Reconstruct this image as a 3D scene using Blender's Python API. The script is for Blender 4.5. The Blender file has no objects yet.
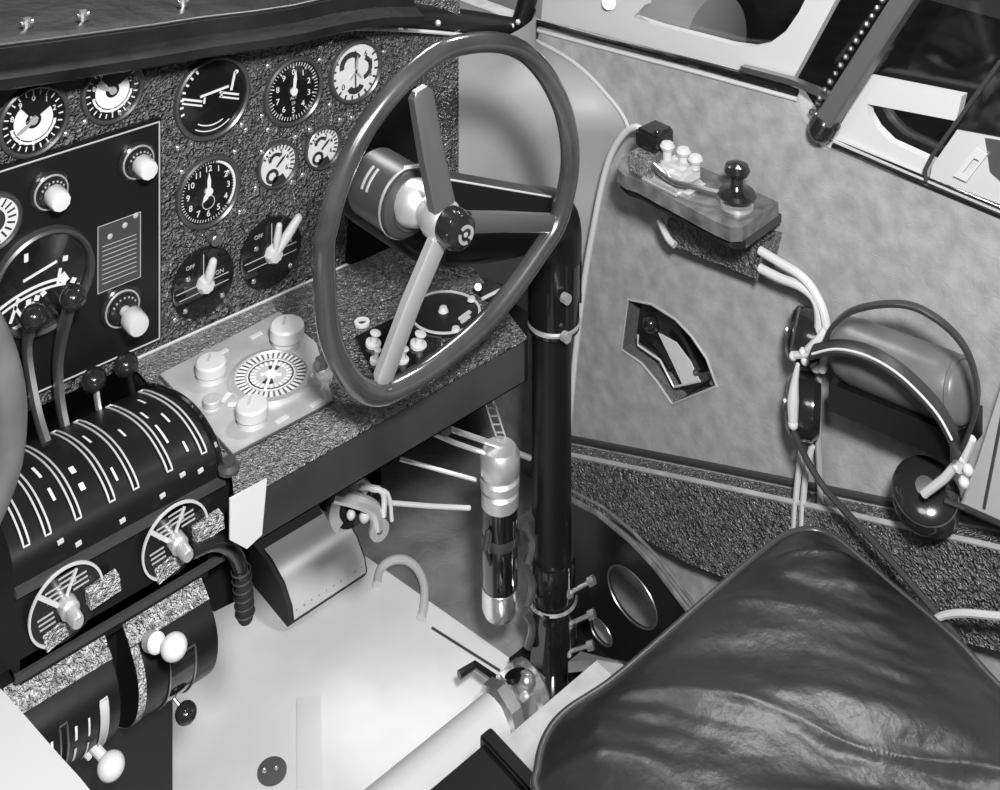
import bpy, bmesh, math, random
from mathutils import Vector as V, Matrix
from mathutils.geometry import tessellate_polygon
random.seed(7)
S = bpy.context.scene
C = S.collection
TH = math.radians(41.6); CT, ST = math.cos(TH), math.sin(TH); H = 1.3

def P(x, y, X=None, Y=None, z=None):
    """point of the photograph brought onto a world plane"""
    a = (x-500)/1200; b = -(y+410)/1200
    dx, dy = ST+a*CT, CT-a*ST
    Z = X/dx if X is not None else Y/dy if Y is not None else (z-H)/b
    return V((Z*dx, Z*dy, H+Z*b))

# ---------------------------------------------------------------- materials
def mat(name, col, rough=.5, metal=0., bump=None, var=None, spec=.5, coat=0.):
    """bump=(kind,scale,strength,distance) var=(scale,lo,hi)"""
    m = bpy.data.materials.new(name); m.use_nodes = True
    nt = m.node_tree; N = nt.nodes; L = nt.links
    b = N['Principled BSDF']
    c = (col, col, col, 1) if isinstance(col, (int, float)) else (*col, 1)
    b.inputs['Base Color'].default_value = c
    b.inputs['Roughness'].default_value = rough
    b.inputs['Metallic'].default_value = metal
    b.inputs['Specular IOR Level'].default_value = spec
    b.inputs['Coat Weight'].default_value = coat
    tc = N.new('ShaderNodeTexCoord')
    if var:
        n = N.new('ShaderNodeTexNoise'); n.inputs['Scale'].default_value = var[0]; n.inputs['Detail'].default_value = 6
        r = N.new('ShaderNodeMapRange')
        r.inputs['From Min'].default_value = .3; r.inputs['From Max'].default_value = .7
        r.inputs['To Min'].default_value = var[1]; r.inputs['To Max'].default_value = var[2]
        L.new(tc.outputs['Object'], n.inputs['Vector']); L.new(n.outputs['Fac'], r.inputs['Value'])
        L.new(r.outputs['Result'], b.inputs['Base Color'])
    if bump:
        kind, sc, st, di = bump
        if kind == 'noise':
            n = N.new('ShaderNodeTexNoise'); n.inputs['Detail'].default_value = 5; o = n.outputs['Fac']
            n.inputs['Scale'].default_value = sc; L.new(tc.outputs['Object'], n.inputs['Vector'])
        elif kind == 'crackle':
            w = N.new('ShaderNodeTexNoise'); w.inputs['Scale'].default_value = sc*.7
            L.new(tc.outputs['Object'], w.inputs['Vector'])
            mx = N.new('ShaderNodeMix'); mx.data_type = 'VECTOR'; mx.inputs['Factor'].default_value = .025
            L.new(tc.outputs['Object'], mx.inputs['A']); L.new(w.outputs['Color'], mx.inputs['B'])
            n = N.new('ShaderNodeTexVoronoi'); n.feature = 'SMOOTH_F1'; n.inputs['Scale'].default_value = sc
            L.new(mx.outputs['Result'], n.inputs['Vector']); o = n.outputs['Distance']
        elif kind == 'crease':
            w = N.new('ShaderNodeTexNoise'); w.inputs['Scale'].default_value = 9; w.inputs['Detail'].default_value = 3
            L.new(tc.outputs['Object'], w.inputs['Vector'])
            mx = N.new('ShaderNodeMix'); mx.data_type = 'VECTOR'; mx.inputs['Factor'].default_value = .25
            L.new(tc.outputs['Object'], mx.inputs['A']); L.new(w.outputs['Color'], mx.inputs['B'])
            n = N.new('ShaderNodeTexVoronoi'); n.feature = 'DISTANCE_TO_EDGE'; n.inputs['Scale'].default_value = sc
            L.new(mx.outputs['Result'], n.inputs['Vector'])
            r2 = N.new('ShaderNodeMapRange'); r2.inputs['From Max'].default_value = .06
            L.new(n.outputs['Distance'], r2.inputs['Value']); o = r2.outputs['Result']
        bp = N.new('ShaderNodeBump'); bp.inputs['Strength'].default_value = st; bp.inputs['Distance'].default_value = di
        L.new(o, bp.inputs['Height']); L.new(bp.outputs['Normal'], b.inputs['Normal'])
    return m

def glassmat(name, refl=.06, tint=1.):
    m = bpy.data.materials.new(name); m.use_nodes = True
    nt = m.node_tree; N = nt.nodes; L = nt.links
    for n in list(N): N.remove(n)
    o = N.new('ShaderNodeOutputMaterial'); t = N.new('ShaderNodeBsdfTransparent'); g = N.new('ShaderNodeBsdfGlossy')
    t.inputs['Color'].default_value = (tint, tint, tint, 1); g.inputs['Roughness'].default_value = .05
    x = N.new('ShaderNodeMixShader'); x.inputs['Fac'].default_value = refl
    L.new(t.outputs[0], x.inputs[1]); L.new(g.outputs[0], x.inputs[2]); L.new(x.outputs[0], o.inputs['Surface'])
    return m

M = dict(
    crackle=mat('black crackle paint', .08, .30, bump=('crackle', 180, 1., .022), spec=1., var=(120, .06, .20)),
    crackle_lit=mat('lit crackle paint', .22, .34, bump=('crackle', 230, 1., .010), var=(160, .12, .34), spec=.9),  # lighter copy of the black crackle, with the light put into its colour
    coarse=mat('coarse crackle paint', .12, .3, bump=('crackle', 190, 1., .018), spec=1., var=(150, .06, .22)),
    satin=mat('satin black paint', .007, .34, bump=('noise', 60, .15, .001), spec=.35), padwhite=mat('white cloth', .30, .8), crackle_flash=mat('flash-bright crackle paint', .4, .4, bump=('crackle', 240, 1., .010), var=(200, .14, .75), spec=.8),  # last crackle: flash brightness of drum strips and pads put into the colour
    gloss=mat('gloss black', .008, .12, coat=.5),
    matte=mat('matte black', .012, .7),
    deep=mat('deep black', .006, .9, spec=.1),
    leather=mat('grey wall fabric', .3, .5, bump=('crease', 75, .22, .0009), var=(46, .24, .36)),
    fairing=mat('smooth grey leathercloth', .3, .55, var=(6, .24, .31)), rollpad=mat('grey roll leather', .10, .36, var=(20, .07, .13), spec=.7), hoodm=mat('dark hood leather', .01, .45, bump=('noise', 25, .6, .005), var=(12, .004, .016), spec=.12), lip=mat('dark grey lip paint', .03, .45, var=(10, .02, .045)), cloth=mat('dull grey cord', .3, .7),
    floor=mat('grey floor lining', .14, .6, bump=('crease', 20, .3, .001), var=(25, .10, .19)),
    mat_white=mat('white floor canvas', .55, .7, var=(7, .48, .62)),
    white=mat('white enamel', .52, .35),
    cream=mat('light grey enamel', .46, .32),
    paper=mat('white card', .5, .8),
    ink=mat('white marking paint', .62, .5),
    dialwhite=mat('pale dial', .55, .5),
    greyink=mat('grey marking paint', .35, .5),
    darkink=mat('black marking paint', .02, .5),
    chrome=mat('bright metal', .8, .24, .9),
    alu=mat('brushed aluminium', .72, .4, .75, bump=('noise', 200, .1, .0004)),
    steel=mat('grey steel', .35, .32, .9),
    dkmetal=mat('dark gunmetal', .09, .35, .6),
    wheel=mat('wheel varnish', .04, .22, coat=.6, var=(12, .018, .06), spec=1.),
    spoke=mat('spoke metal', .13, .3, .5),
    seat=mat('dark seat leather', .012, .36, bump=('noise', 90, .5, .0014), var=(9, .004, .018), spec=.55),
    piping=mat('seat piping', .03, .35),
    wood=mat('grained wood', .16, .4, bump=('noise', 90, .3, .0006), var=(60, .06, .16)),
    plate=mat('light control panel', .5, .42, .25, bump=('noise', 50, .08, .0005), var=(30, .34, .46)),
    bakelite=mat('bakelite', .014, .16, coat=.4),
    cord=mat('pale cloth cord', .5, .7), darkcord=mat('dark cord', .025, .4),
    beam=mat('pale grey paint', .34, .5, var=(30, .28, .4)),
    postm=mat('dark grey post paint', .09, .4),
    glass=glassmat('dial glass', .045), pane=glassmat('window glass', .06, .9),
    outside=mat('dim tarmac', .05, .9, var=(3, .03, .08)),
    nacelle=mat('grey airframe skin', .35, .5),
)

# ---------------------------------------------------------------- mesh builder
def catmull(pts, n=6, closed=False):
    pts = [V(p) for p in pts]; out = []; L = len(pts)
    rng = range(L if closed else L-1)
    for i in rng:
        g = (lambda k: pts[k % L]) if closed else (lambda k: pts[max(0, min(L-1, k))])
        p0, p1, p2, p3 = g(i-1), g(i), g(i+1), g(i+2)
        for k in range(n):
            t = k/n
            out.append(.5*((2*p1)+(p2-p0)*t+(2*p0-5*p1+4*p2-p3)*t*t+(3*p1-p0-3*p2+p3)*t**3))
    if not closed: out.append(pts[-1])
    return out

class MB:
    def __init__(s): s.b = bmesh.new()
    def _f(s, vs):
        try: s.b.faces.new(vs)
        except ValueError: pass
    def box(s, x0, x1, y0, y1, z0, z1, bev=0., Mx=None):
        b = bmesh.new()
        bmesh.ops.create_cube(b, size=1)
        for v in b.verts:
            v.co = V(((x0+x1)/2+v.co.x*(x1-x0), (y0+y1)/2+v.co.y*(y1-y0), (z0+z1)/2+v.co.z*(z1-z0)))
        if bev: bmesh.ops.bevel(b, geom=list(b.edges), offset=bev, segments=2, affect='EDGES')
        if Mx is not None: b.transform(Mx)
        return s.join(b)
    def join(s, b):
        mp = {v: s.b.verts.new(v.co) for v in b.verts}
        for f in b.faces: s._f([mp[v] for v in f.verts])
        b.free(); return s
    def lathe(s, prof, o, axis, n=32, cap=True):
        """prof: list of (radius, height along axis)"""
        o = V(o); a = V(axis).normalized()
        u = a.orthogonal().normalized(); w = a.cross(u)
        rings = []
        for r, h in prof:
            if r < 1e-6: rings.append([s.b.verts.new(o+a*h)])
            else: rings.append([s.b.verts.new(o+a*h+(u*math.cos(2*math.pi*k/n)+w*math.sin(2*math.pi*k/n))*r) for k in range(n)])
        for A, B in zip(rings, rings[1:]):
            if len(A) == 1 and len(B) == 1: continue
            for k in range(n):
                k2 = (k+1) % n
                if len(A) == 1: s._f([A[0], B[k], B[k2]])
                elif len(B) == 1: s._f([A[k], B[0], A[k2]])
                else: s._f([A[k], B[k], B[k2], A[k2]])
        if cap:
            for R in (rings[0], rings[-1]):
                if len(R) > 1: s._f(R)
        return s
    def cyl(s, p0, p1, r, r1=None, n=20, bev=0.):
        p0, p1 = V(p0), V(p1); h = (p1-p0).length; r1 = r if r1 is None else r1
        if bev: return s.lathe([(r-bev, 0), (r, bev), (r1, h-bev), (r1-bev, h)], p0, p1-p0, n)
        return s.lathe([(r, 0), (r1, h)], p0, p1-p0, n)
    def sphere(s, c, r, sc=(1, 1, 1), n=20):
        b = bmesh.new(); bmesh.ops.create_uvsphere(b, u_segments=n, v_segments=n//2, radius=r)
        for v in b.verts: v.co = V((v.co.x*sc[0], v.co.y*sc[1], v.co.z*sc[2]))+V(c)
        return s.join(b)
    def tube(s, pts, r, n=10, closed=False, smooth=0, flat=None, up=None):
        """r number or list; flat=(a,b) elliptic/rect section with up vector"""
        pts = [V(p) for p in pts]
        rs = None if isinstance(r, (int, float)) else list(r)
        if smooth:
            if rs:
                rr = []
                for i in range(len(rs)-1):
                    for k in range(smooth): rr.append(rs[i]+(rs[i+1]-rs[i])*k/smooth)
                rr.append(rs[-1]); rs = rr
            pts = catmull(pts, smooth, closed)
        L = len(pts); rings = []; prev = None
        for i, p in enumerate(pts):
            if closed: t = pts[(i+1) % L]-pts[i-1]
            else: t = pts[min(i+1, L-1)]-pts[max(i-1, 0)]
            t.normalize()
            if up is not None: u = V(up)-t*V(up).dot(t); u.normalize()
            elif prev is None: u = t.orthogonal().normalized()
            else: u = (prev-t*prev.dot(t)).normalized()
            prev = u; w = t.cross(u)
            rad = rs[i] if rs else r
            if flat:
                q = [(-1, -1), (1, -1), (1, 1), (-1, 1)]; bv = .25
                sec = []
                for (a, b_), (c2, d) in zip([(-1, -bv*3), (-1+bv, -1), (1-bv, -1), (1, -bv*3), (1, bv*3), (1-bv, 1), (-1+bv, 1), (-1, bv*3)], [(0, 0)]*8):
                    sec.append(u*a*flat[0]*rad+w*b_*flat[1]*rad)
                rings.append([s.b.verts.new(p+q2) for q2 in sec])
            else:
                rings.append([s.b.verts.new(p+(u*math.cos(2*math.pi*k/n)+w*math.sin(2*math.pi*k/n))*rad) for k in range(n)])
        m = len(rings[0])
        for i in range(L if closed else L-1):
            A, B = rings[i], rings[(i+1) % L]
            for k in range(m): s._f([A[k], A[(k+1) % m], B[(k+1) % m], B[k]])
        if not closed: s._f(rings[0][::-1]); s._f(rings[-1])
        return s
    def prism(s, poly, vec, holes=()):
        """polygon (3D points, may have holes) extruded by vec"""
        vec = V(vec); loops = [[V(p) for p in poly]]+[[V(p) for p in h] for h in holes]
        flatp = [p for l in loops for p in l]
        tri = tessellate_polygon(loops)
        a = [s.b.verts.new(p) for p in flatp]; c = [s.b.verts.new(p+vec) for p in flatp]
        if len(loops) == 1:
            s._f(a[::-1]); s._f(c)
        else:
            for t in tri: s._f([a[i] for i in t][::-1]); s._f([c[i] for i in t])
        k = 0
        for l in loops:
            n = len(l)
            for i in range(n): s._f([a[k+i], a[k+(i+1) % n], c[k+(i+1) % n], c[k+i]])
            k += n
        return s
    def mesh(s, name, m, smooth=35):
        bmesh.ops.recalc_face_normals(s.b, faces=s.b.faces)
        me = bpy.data.meshes.new(name); s.b.to_mesh(me); s.b.free()
        me.materials.append(M[m]); me.polygons.foreach_set('use_smooth', [True]*len(me.polygons))
        me.set_sharp_from_angle(angle=math.radians(smooth)); return me
    def build(s, name, m, parent=None, smooth=35, origin=None):
        me = s.mesh(name, m, smooth)
        o = bpy.data.objects.new(name, me); C.objects.link(o)
        off = V((0, 0, 0))
        if parent is not None:
            off = wloc(parent); o.parent = parent
        else:
            vs = [v.co for v in me.vertices]
            o_ = V(origin) if origin else V(((min(v.x for v in vs)+max(v.x for v in vs))/2, (min(v.y for v in vs)+max(v.y for v in vs))/2, min(v.z for v in vs)))
            off = o_; o.location = o_
        me.transform(Matrix.Translation(-off)); me.update()
        return o

def wloc(o):
    l = V((0, 0, 0))
    while o is not None: l += o.location; o = o.parent
    return l
def thing(name, label, cat, loc, group=None):
    o = bpy.data.objects.new(name, None); C.objects.link(o); o.location = loc; o.empty_display_size = .02
    o['label'] = label; o['category'] = cat
    if group: o['group'] = group
    return o
def tag(o, label, cat, group=None):
    o['label'] = label; o['category'] = cat
    if group: o['group'] = group
    return o
def struct(o): o['kind'] = 'structure'; return o

class Fr:
    """a local frame: u right, v up, n towards the viewer"""
    def __init__(s, o, u=(1, 0, 0), v=(0, 0, 1)):
        s.o = V(o); s.u = V(u).normalized(); s.v = V(v).normalized(); s.n = s.u.cross(s.v).normalized()
    def __call__(s, a, b, c=0): return s.o+s.u*a+s.v*b+s.n*c
    def pol(s, r, deg, c=0):     # clock angle from 12, clockwise
        t = math.radians(deg); return s(r*math.sin(t), r*math.cos(t), c)
    def mx(s, a=0, b=0, c=0, deg=0):
        m = Matrix.Identity(4); o = s(a, b, c); t = math.radians(-deg)
        u = s.u*math.cos(t)+s.v*math.sin(t); v = -s.u*math.sin(t)+s.v*math.cos(t)
        for i in range(3): m[i][0] = u[i]; m[i][1] = v[i]; m[i][2] = s.n[i]; m[i][3] = o[i]
        return m
    def rect(s, mb, a, b, w, h, c0, c1, deg=0, bev=0):
        return mb.box(-w/2, w/2, -h/2, h/2, 0, c1-c0, bev, s.mx(a, b, c0, deg))

def text(mb, s, size, mx, depth=.0003):
    cu = bpy.data.curves.new('t', 'FONT'); cu.body = s; cu.size = size; cu.extrude = depth; cu.resolution_u = 3
    cu.align_x = 'CENTER'; cu.align_y = 'CENTER'
    ob = bpy.data.objects.new('t', cu); C.objects.link(ob)
    dg = bpy.context.evaluated_depsgraph_get(); me = ob.evaluated_get(dg).to_mesh()
    b = bmesh.new(); b.from_mesh(me); b.transform(mx); mb.join(b)
    ob.evaluated_get(dg).to_mesh_clear(); bpy.data.objects.remove(ob); bpy.data.curves.remove(cu)

YP = 1.2     # instrument panel face
# ================================================================ SETTING
m = MB(); m.box(-.3, 1.26, -.2, 1.62, -.03, 0); struct(m.build('floor', 'floor'))
# right wall with a recess hole for the lever quadrant
holepx = [(628, 299), (652, 304), (676, 319), (692, 336), (707, 358), (717, 386), (673, 404), (657, 381), (642, 363), (622, 349)]
hole = [P(x, y, X=1.2) for x, y in holepx]
ztop = [(1.62, .655), (1.285, .661), (.86, .706), (.835, .70), (.79, .655), (-.2, .655)]
outer = [(1.2, 1.62, 0), (1.2, -.2, 0)]+[(1.2, y, z) for y, z in ztop[::-1]]
m = MB(); m.prism(outer, (.03, 0, 0), [hole]); struct(m.build('wall_right', 'leather'))
m = MB(); m.box(.36, 1.03, 1.42, 1.44, 0, .46); m.box(1.01, 1.03, 1.44, 1.6, 0, .46); struct(m.build('wall_front', 'deep'))
m = MB(); m.box(1.03, 1.2, 1.6, 1.62, 0, .66); struct(m.build('wall_front.001', 'floor'))
# wall foot duct, rough black
def PX2(L, X): return [P(x, y, X=X) for x, y in L]
top = PX2([(548, 440), (570, 444), (700, 470), (850, 501), (1000, 533), (1080, 550), (1500, 640)], 1.2)
bot = PX2([(548, 478), (572, 490), (650, 534), (735, 578), (850, 640), (1000, 718), (1080, 770)], 1.17)
m = MB()
a = [m.b.verts.new(V((1.168, p.y, p.z+.002))) for p in top]
tb = [m.b.verts.new(V((1.2, p.y, p.z))) for p in top]
bb = [m.b.verts.new(V((1.168, top[i].y, max(.03, (.10-.0)*0+[.045, .05, .085, .15, .235, .26, .30][i])))) for i in range(7)]
bk = [m.b.verts.new(V((1.2, top[i].y, v.co.z-.01))) for i, v in enumerate(bb)]
for A, B in ((tb, a), (a, bb), (bb, bk)):
    for i in range(6): m._f([A[i], A[i+1], B[i+1], B[i]])
m._f([tb[0], a[0], bb[0], bk[0]]); m._f([tb[6], a[6], bb[6], bk[6]])
struct(m.build('baseboard_right', 'coarse'))
m = MB(); m.tube([V((1.170, p.y, p.z+.004)) for p in top], .0030, 8); struct(m.build('trim_1', 'beam'))
m = MB(); m.tube([V((1.197, p.y, p.z+.010)) for p in top], .004, 8); struct(m.build('trim_2', 'dkmetal'))

# fairing between panel and wall, with pale piping along its edge
pip = PX2([(528, 36), (560, 52), (585, 70), (606, 92), (622, 112), (630, 128), (624, 134), (611, 155), (602, 185), (594, 225), (586, 270), (578, 330), (572, 400)], 1.199)
m = MB(); rows = []
zs = [.700-.42*i/24 for i in range(25)]
def pipY(z):
    for p, q in zip(pip, pip[1:]):
        if p.z >= z >= q.z: return p.y+(q.y-p.y)*(p.z-z)/(p.z-q.z)
    return pip[0].y if z > pip[0].z else pip[-1].y
for z in zs:
    e_ = max(0, min(1, (.44-z)/.16)); e_ = e_*e_*(3-2*e_); py_ = pipY(z)
    p0 = V((.992+.206*e_, YP-.002+(py_-YP)*e_*.5, z)); p1 = V((1.199, py_-.0*e_, z)); c = V((1.17+.029*e_, YP-.01, z)); r = []
    for k in range(17):
        t = k/16; r.append(m.b.verts.new(p0*(1-t)**2+c*2*t*(1-t)+p1*t*t))
    rows.append(r)
for A, B in zip(rows, rows[1:]):
    for k in range(16): m._f([A[k], A[k+1], B[k+1], B[k]])
struct(m.build('wall_front_right', 'fairing', smooth=80))
m = MB(); m.tube([p+V((-.002, 0, 0)) for p in pip[:6]], .0028, 8, smooth=4); struct(m.build('trim_3', 'cream'))

# window frames, panes, posts
def onX(L, X): return [P(x, y, X=X) for x, y in L]
fr = onX([(548, -60), (541, 20), (600, 34), (700, 60), (790, 84), (800, 66), (868, -60)], 1.212)
hl = onX([(650, -50), (645, 5), (633, 17), (660, 26), (700, 36), (730, 44), (752, 47), (770, 43), (786, 31), (799, 12), (830, -50)], 1.212)
m = MB(); m.prism(fr, (.012, 0, 0), [hl]); w1 = struct(m.build('window_1', 'white'))
m = MB(); m.prism(onX([(640, -55), (620, 20), (750, 52), (800, 35), (845, -55)], 1.226), (.003, 0, 0)); m.build('pane', 'pane', w1)
m = MB(); m.cyl(P(609, 3, X=1.211), P(609, 3, X=1.205), .009); m.build('rivet_cap', 'steel', w1)
m = MB(); m.tube(onX([(535, 22), (600, 40), (700, 65), (797, 92)], 1.198), .0045, 8); struct(m.build('trim_4', 'gloss'))
m = MB(); m.tube(onX([(533, 29), (600, 47), (700, 73), (796, 99)], 1.199), .0028, 8); struct(m.build('trim_5', 'white'))
m = MB(); m.prism(onX([(740, 66), (742, 72), (796, 87), (830, 102), (832, 96), (790, 79)], 1.196), (.01, 0, 0)); struct(m.build('trim_6', 'steel'))
fr = onX([(832, 141), (862, 85), (868, 77), (962, 96), (956, 121), (867, 104), (868, 114), (876, 128), (890, 142), (925, 158), (1000, 190), (1120, 235), (1120, 260), (1000, 212), (900, 170)], 1.215)
m = MB(); m.prism(fr, (.012, 0, 0)); w2 = struct(m.build('window_2', 'white'))
m = MB(); m.prism(onX([(835, 60), (835, 140), (1120, 255), (1120, -60), (880, -60)], 1.235), (.003, 0, 0)); m.build('pane', 'pane', w2)
m = MB(); m.tube(onX([(833, 145), (1000, 216), (1100, 259)], 1.200), .0028, 8); m.tube(onX([(833, 140), (1000, 208), (1100, 250)], 1.208), .002, 8)
struct(m.build('trim_7', 'gloss'))
m = MB(); m.prism(onX([(825, 146), (1000, 222), (1100, 265), (1100, 254), (1000, 212), (830, 139)], 1.204), (.025, 0, 0)); struct(m.build('trim_8', 'cream'))

t = thing('sliding_pane', 'pale sliding window pane with a latch at the right frame edge beside the diagonal post', 'window pane', P(960, 190, X=1.208))
m = MB(); m.prism(onX([(925, 172), (930, 160), (1000, 62), (1100, -60), (1100, 248), (1000, 204), (928, 178)], 1.206), (.003, 0, 0)); m.build('pane', 'pane', t)
m = MB(); m.tube(onX([(926, 181), (925, 170), (932, 156), (1000, 62)], 1.204), .0022, 8); m.build('pane_edge', 'dkmetal', t)
m = MB(); m.prism(onX([(930, 178), (932, 166), (957, 130), (1010, 140), (1010, 208)], 1.203), (.002, 0, 0)); m.build('latch_plate', 'cream', t)
m = MB(); m.prism(onX([(985, 138), (1010, 142), (1010, 190), (990, 172)], 1.2015), (.002, 0, 0)); m.build('dark_patch', 'steel', t)
m = MB(); m.prism(onX([(953, 176), (976, 148), (987, 155), (966, 182)], 1.198), (.003, 0, 0), [onX([(962, 173), (974, 158), (979, 161), (967, 176)], 1.198)]); m.build('latch', 'white', t)

t = thing('window_post', 'dark grey diagonal post with black foot between the two side windows', 'post', P(815, 140, X=1.19))
a0, a1 = P(826, 122, X=1.185), P(934, -45, X=1.185); 
m = MB(); m.tube([a0, a1], .013, flat=(1, .8), up=(1, 0, 0)); m.build('post', 'postm', t)
m = MB(); d = (a1-a0).normalized(); m.cyl(a0-d*.012, a0+d*.008, .016, n=20, bev=.003); m.sphere(a0-d*.012, .015); m.build('foot', 'bakelite', t)
m = MB()
for k in range(16):
    q = P(820+k*5.2, 98-k*8.2, X=1.186); m.sphere(q, .003+.0015*random.random(), n=8)
m.build('hinge_beads', 'steel', t)
m = MB()
for q in ((818, 103), (826, 108), (812, 112)): m.sphere(P(*q, X=1.195), .004, n=8)
m.build('catch', 'dkmetal', t)

# outside world: dim ground and an engine nacelle
m = MB(); m.box(1.3, 9, -4, 9, -2.02, -2.0); struct(m.build('floor_outside', 'outside'))
t = thing('engine_nacelle', 'dim grey engine nacelle outside beyond the forward side window', 'engine', (3.2, 2.6, -2))
m = MB(); m.lathe([(0, 0), (.2, .02), (.3, .15), (.33, .5), (.30, .9), (.16, 1.2), (0, 1.25)], (3.05, 3.6, -.15), (0, -1, 0), 40); m.build('cowling', 'nacelle', t)
m = MB(); m.tube([(3.3, 3.3, -1.0), (3.0, 2.9, -1.5), (2.8, 2.4, -2.0)], .05); m.tube([(2.5, 2.9, -.9), (2.9, 2.0, -.6)], .03); m.tube([(2.2, 3.4, -1.9), (2.6, 2.3, -1.0)], .04)
m.build('strut', 'nacelle', t)

# ================================================================ INSTRUMENT PANEL
panel = thing('instrument_panel', 'black crackle-finished instrument panel behind the gauges under the hood', 'instrument panel', (.6, YP, .49))
m = MB(); m.box(.18, .997, YP, YP+.012, .485, .79, .001); m.build('panel_sheet', 'crackle', panel)
m = MB()
for x, y in [(7, 150), (120, 112), (66, 134), (85, 122), (160, 142), (235, 152), (242, 125), (178, 148), (182, 172), (262, 116), (268, 130), (246, 130), (320, 60), (320, 47), (330, 105), (340, 120), (352, 118), (310, 130), (296, 137), (262, 152), (256, 188), (292, 182), (303, 175), (384, 52), (240, 212), (182, 222), (228, 172), (175, 320), (190, 318), (330, 42), (268, 66), (396, 90)]:
    p = P(x, y, Y=YP); m = MB(); m.lathe([(.0028, 0), (.0028, .001), (.0016, .002), (0, .0022)], p, (0, -1, 0), 10); m.build('screw', 'chrome', panel)

def ticks(m, f, r0, r1, n, w, c=.0006, a0=0, a1=360):
    for k in range(n):
        a = a0+(a1-a0)*k/(n if a1-a0 == 360 else n-1)
        r = (r0+r1)/2; t = math.radians(a)
        f.rect(m, r*math.sin(t), r*math.cos(t), w, r1-r0, c-.0003, c, deg=a)
def needle(m, f, L, w, deg, c=.002, tail=.2, cc=.0006):
    t = math.radians(deg); u = V((math.sin(t), math.cos(t), 0)); s_ = V((math.cos(t), -math.sin(t), 0))
    q = [(u*L), (u*L*.6+s_*w), (-u*L*tail+s_*w*.7), (-u*L*tail-s_*w*.7), (u*L*.6-s_*w)]
    m.prism([f(p.x, p.y, c) for p in q], f.n*cc)
def arcband(m, f, r0, r1, a0, a1, c=.0008, h=.0004, n=24, cx=0, cy=0):
    q = []
    for k in range(n+1):
        t = math.radians(a0+(a1-a0)*k/n); q.append(f(cx+r1*math.sin(t), cy+r1*math.cos(t), c))
    for k in range(n, -1, -1):
        t = math.radians(a0+(a1-a0)*k/n); q.append(f(cx+r0*math.sin(t), cy+r0*math.cos(t), c))
    m.prism(q, f.n*h)

def gauge(name, px, py, r, label, cat='gauge', face='gloss', bez='dkmetal', group=None, Y=YP, deep=.006, rimw=.14, glass=True):
    f = Fr(P(px, py, Y=Y), (1, 0, 0), (0, 0, 1))
    t = thing(name, label, cat, f.o, group)
    m = MB(); m.lathe([(r*(1-rimw), .001), (r*(1-rimw), deep*.7), (r*(1-rimw*.6), deep), (r*(1-rimw*.2), deep*.8), (r, deep*.3), (r, 0)], f.o, f.n, 48, cap=False)
    m.build('bezel', bez, t)
    m = MB(); m.lathe([(r*(1-rimw)+.0005, 0), (r*(1-rimw)+.0005, .0008), (0, .0008)], f.o, f.n, 48); m.build('dial_face', face, t)
    if glass:
        m = MB(); m.lathe([(r*(1-rimw)+.0004, deep*.68), (0, deep*.68)], f.o, f.n, 40, cap=False); m.build('glass', 'glass', t)
    return t, f, r*(1-rimw)

def numerals(m, f, r, items, size, c=.001):
    for s, a in items:
        t = math.radians(a); text(m, s, size, f.mx(r*math.sin(t), r*math.cos(t), c))

# far left pair of dials with painted glare, in the hood's shade
for (px, py, rr, lab, na) in ((33, 120, .0365, 'round gauge with painted glare at the far upper left of the panel, left of its twin', 240), (112, 90, .0345, 'round gauge with painted glare just above the top edge of the autopilot panel', 300)):
    t, f, r = gauge('engine_gauge', px, py, rr, lab, face='gloss', group=None)
    m = MB(); ticks(m, f, r*.8, r*.95, 24, .0012, .0014); arcband(m, f, r*.25, r*.62, 60, 320, .001); numerals(m, f, r*.7, [(str(k), k*36) for k in range(10)], r*.24, .0014)  # wide white arc puts the glare on the dial into the markings
    arcband(m, f, r*.66, r*.74, 100, 260, .001)
    m.build('markings', 'ink', t)
    m = MB(); needle(m, f, r*.75, .0022, na, .0022); m.lathe([(.004, 0), (.004, .003)], f.o, f.n, 16); m.build('needle', 'alu', t)

# artificial horizon
t, f, r = gauge('artificial_horizon', 212, 97, .0465, 'large black artificial horizon gauge with white aircraft bar, top of the panel', rimw=.12)
m = MB()
for sx in (-1, 1):
    f.rect(m, sx*r*.55+(-.002), r*.03-sx*r*.06, r*.62, .0022, .001, .0016, deg=21)
    f.rect(m, sx*r*.55+(-.002), -r*.09-sx*r*.06, r*.62, .0018, .001, .0016, deg=21)
f.rect(m, -r*.24, r*-.02, .0022, r*.16, .001, .0016, deg=8); f.rect(m, r*.27, r*.0, .0022, r*.14, .001, .0016, deg=8)
f.rect(m, r*.05, r*.15, r*.85, .0026, .0018, .0024, deg=-4)
f.rect(m, r*.62, r*.28, .0028, r*.5, .001, .0016, deg=14); m.lathe([(r*.06, 0), (r*.06, .0006)], f(r*.72, r*.5, .001), f.n, 12); m.lathe([(r*.06, 0), (r*.06, .0006)], f(r*.62, r*.86, .001), f.n, 12)
ticks(m, f, r*.85, r*.95, 7, .0022, .0014, 255, 330)
arcband(m, f, r*.72, r*.75, 155, 215); arcband(m, f, r*.87, r*.895, 145, 215)
m.build('markings', 'ink', t)
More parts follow.
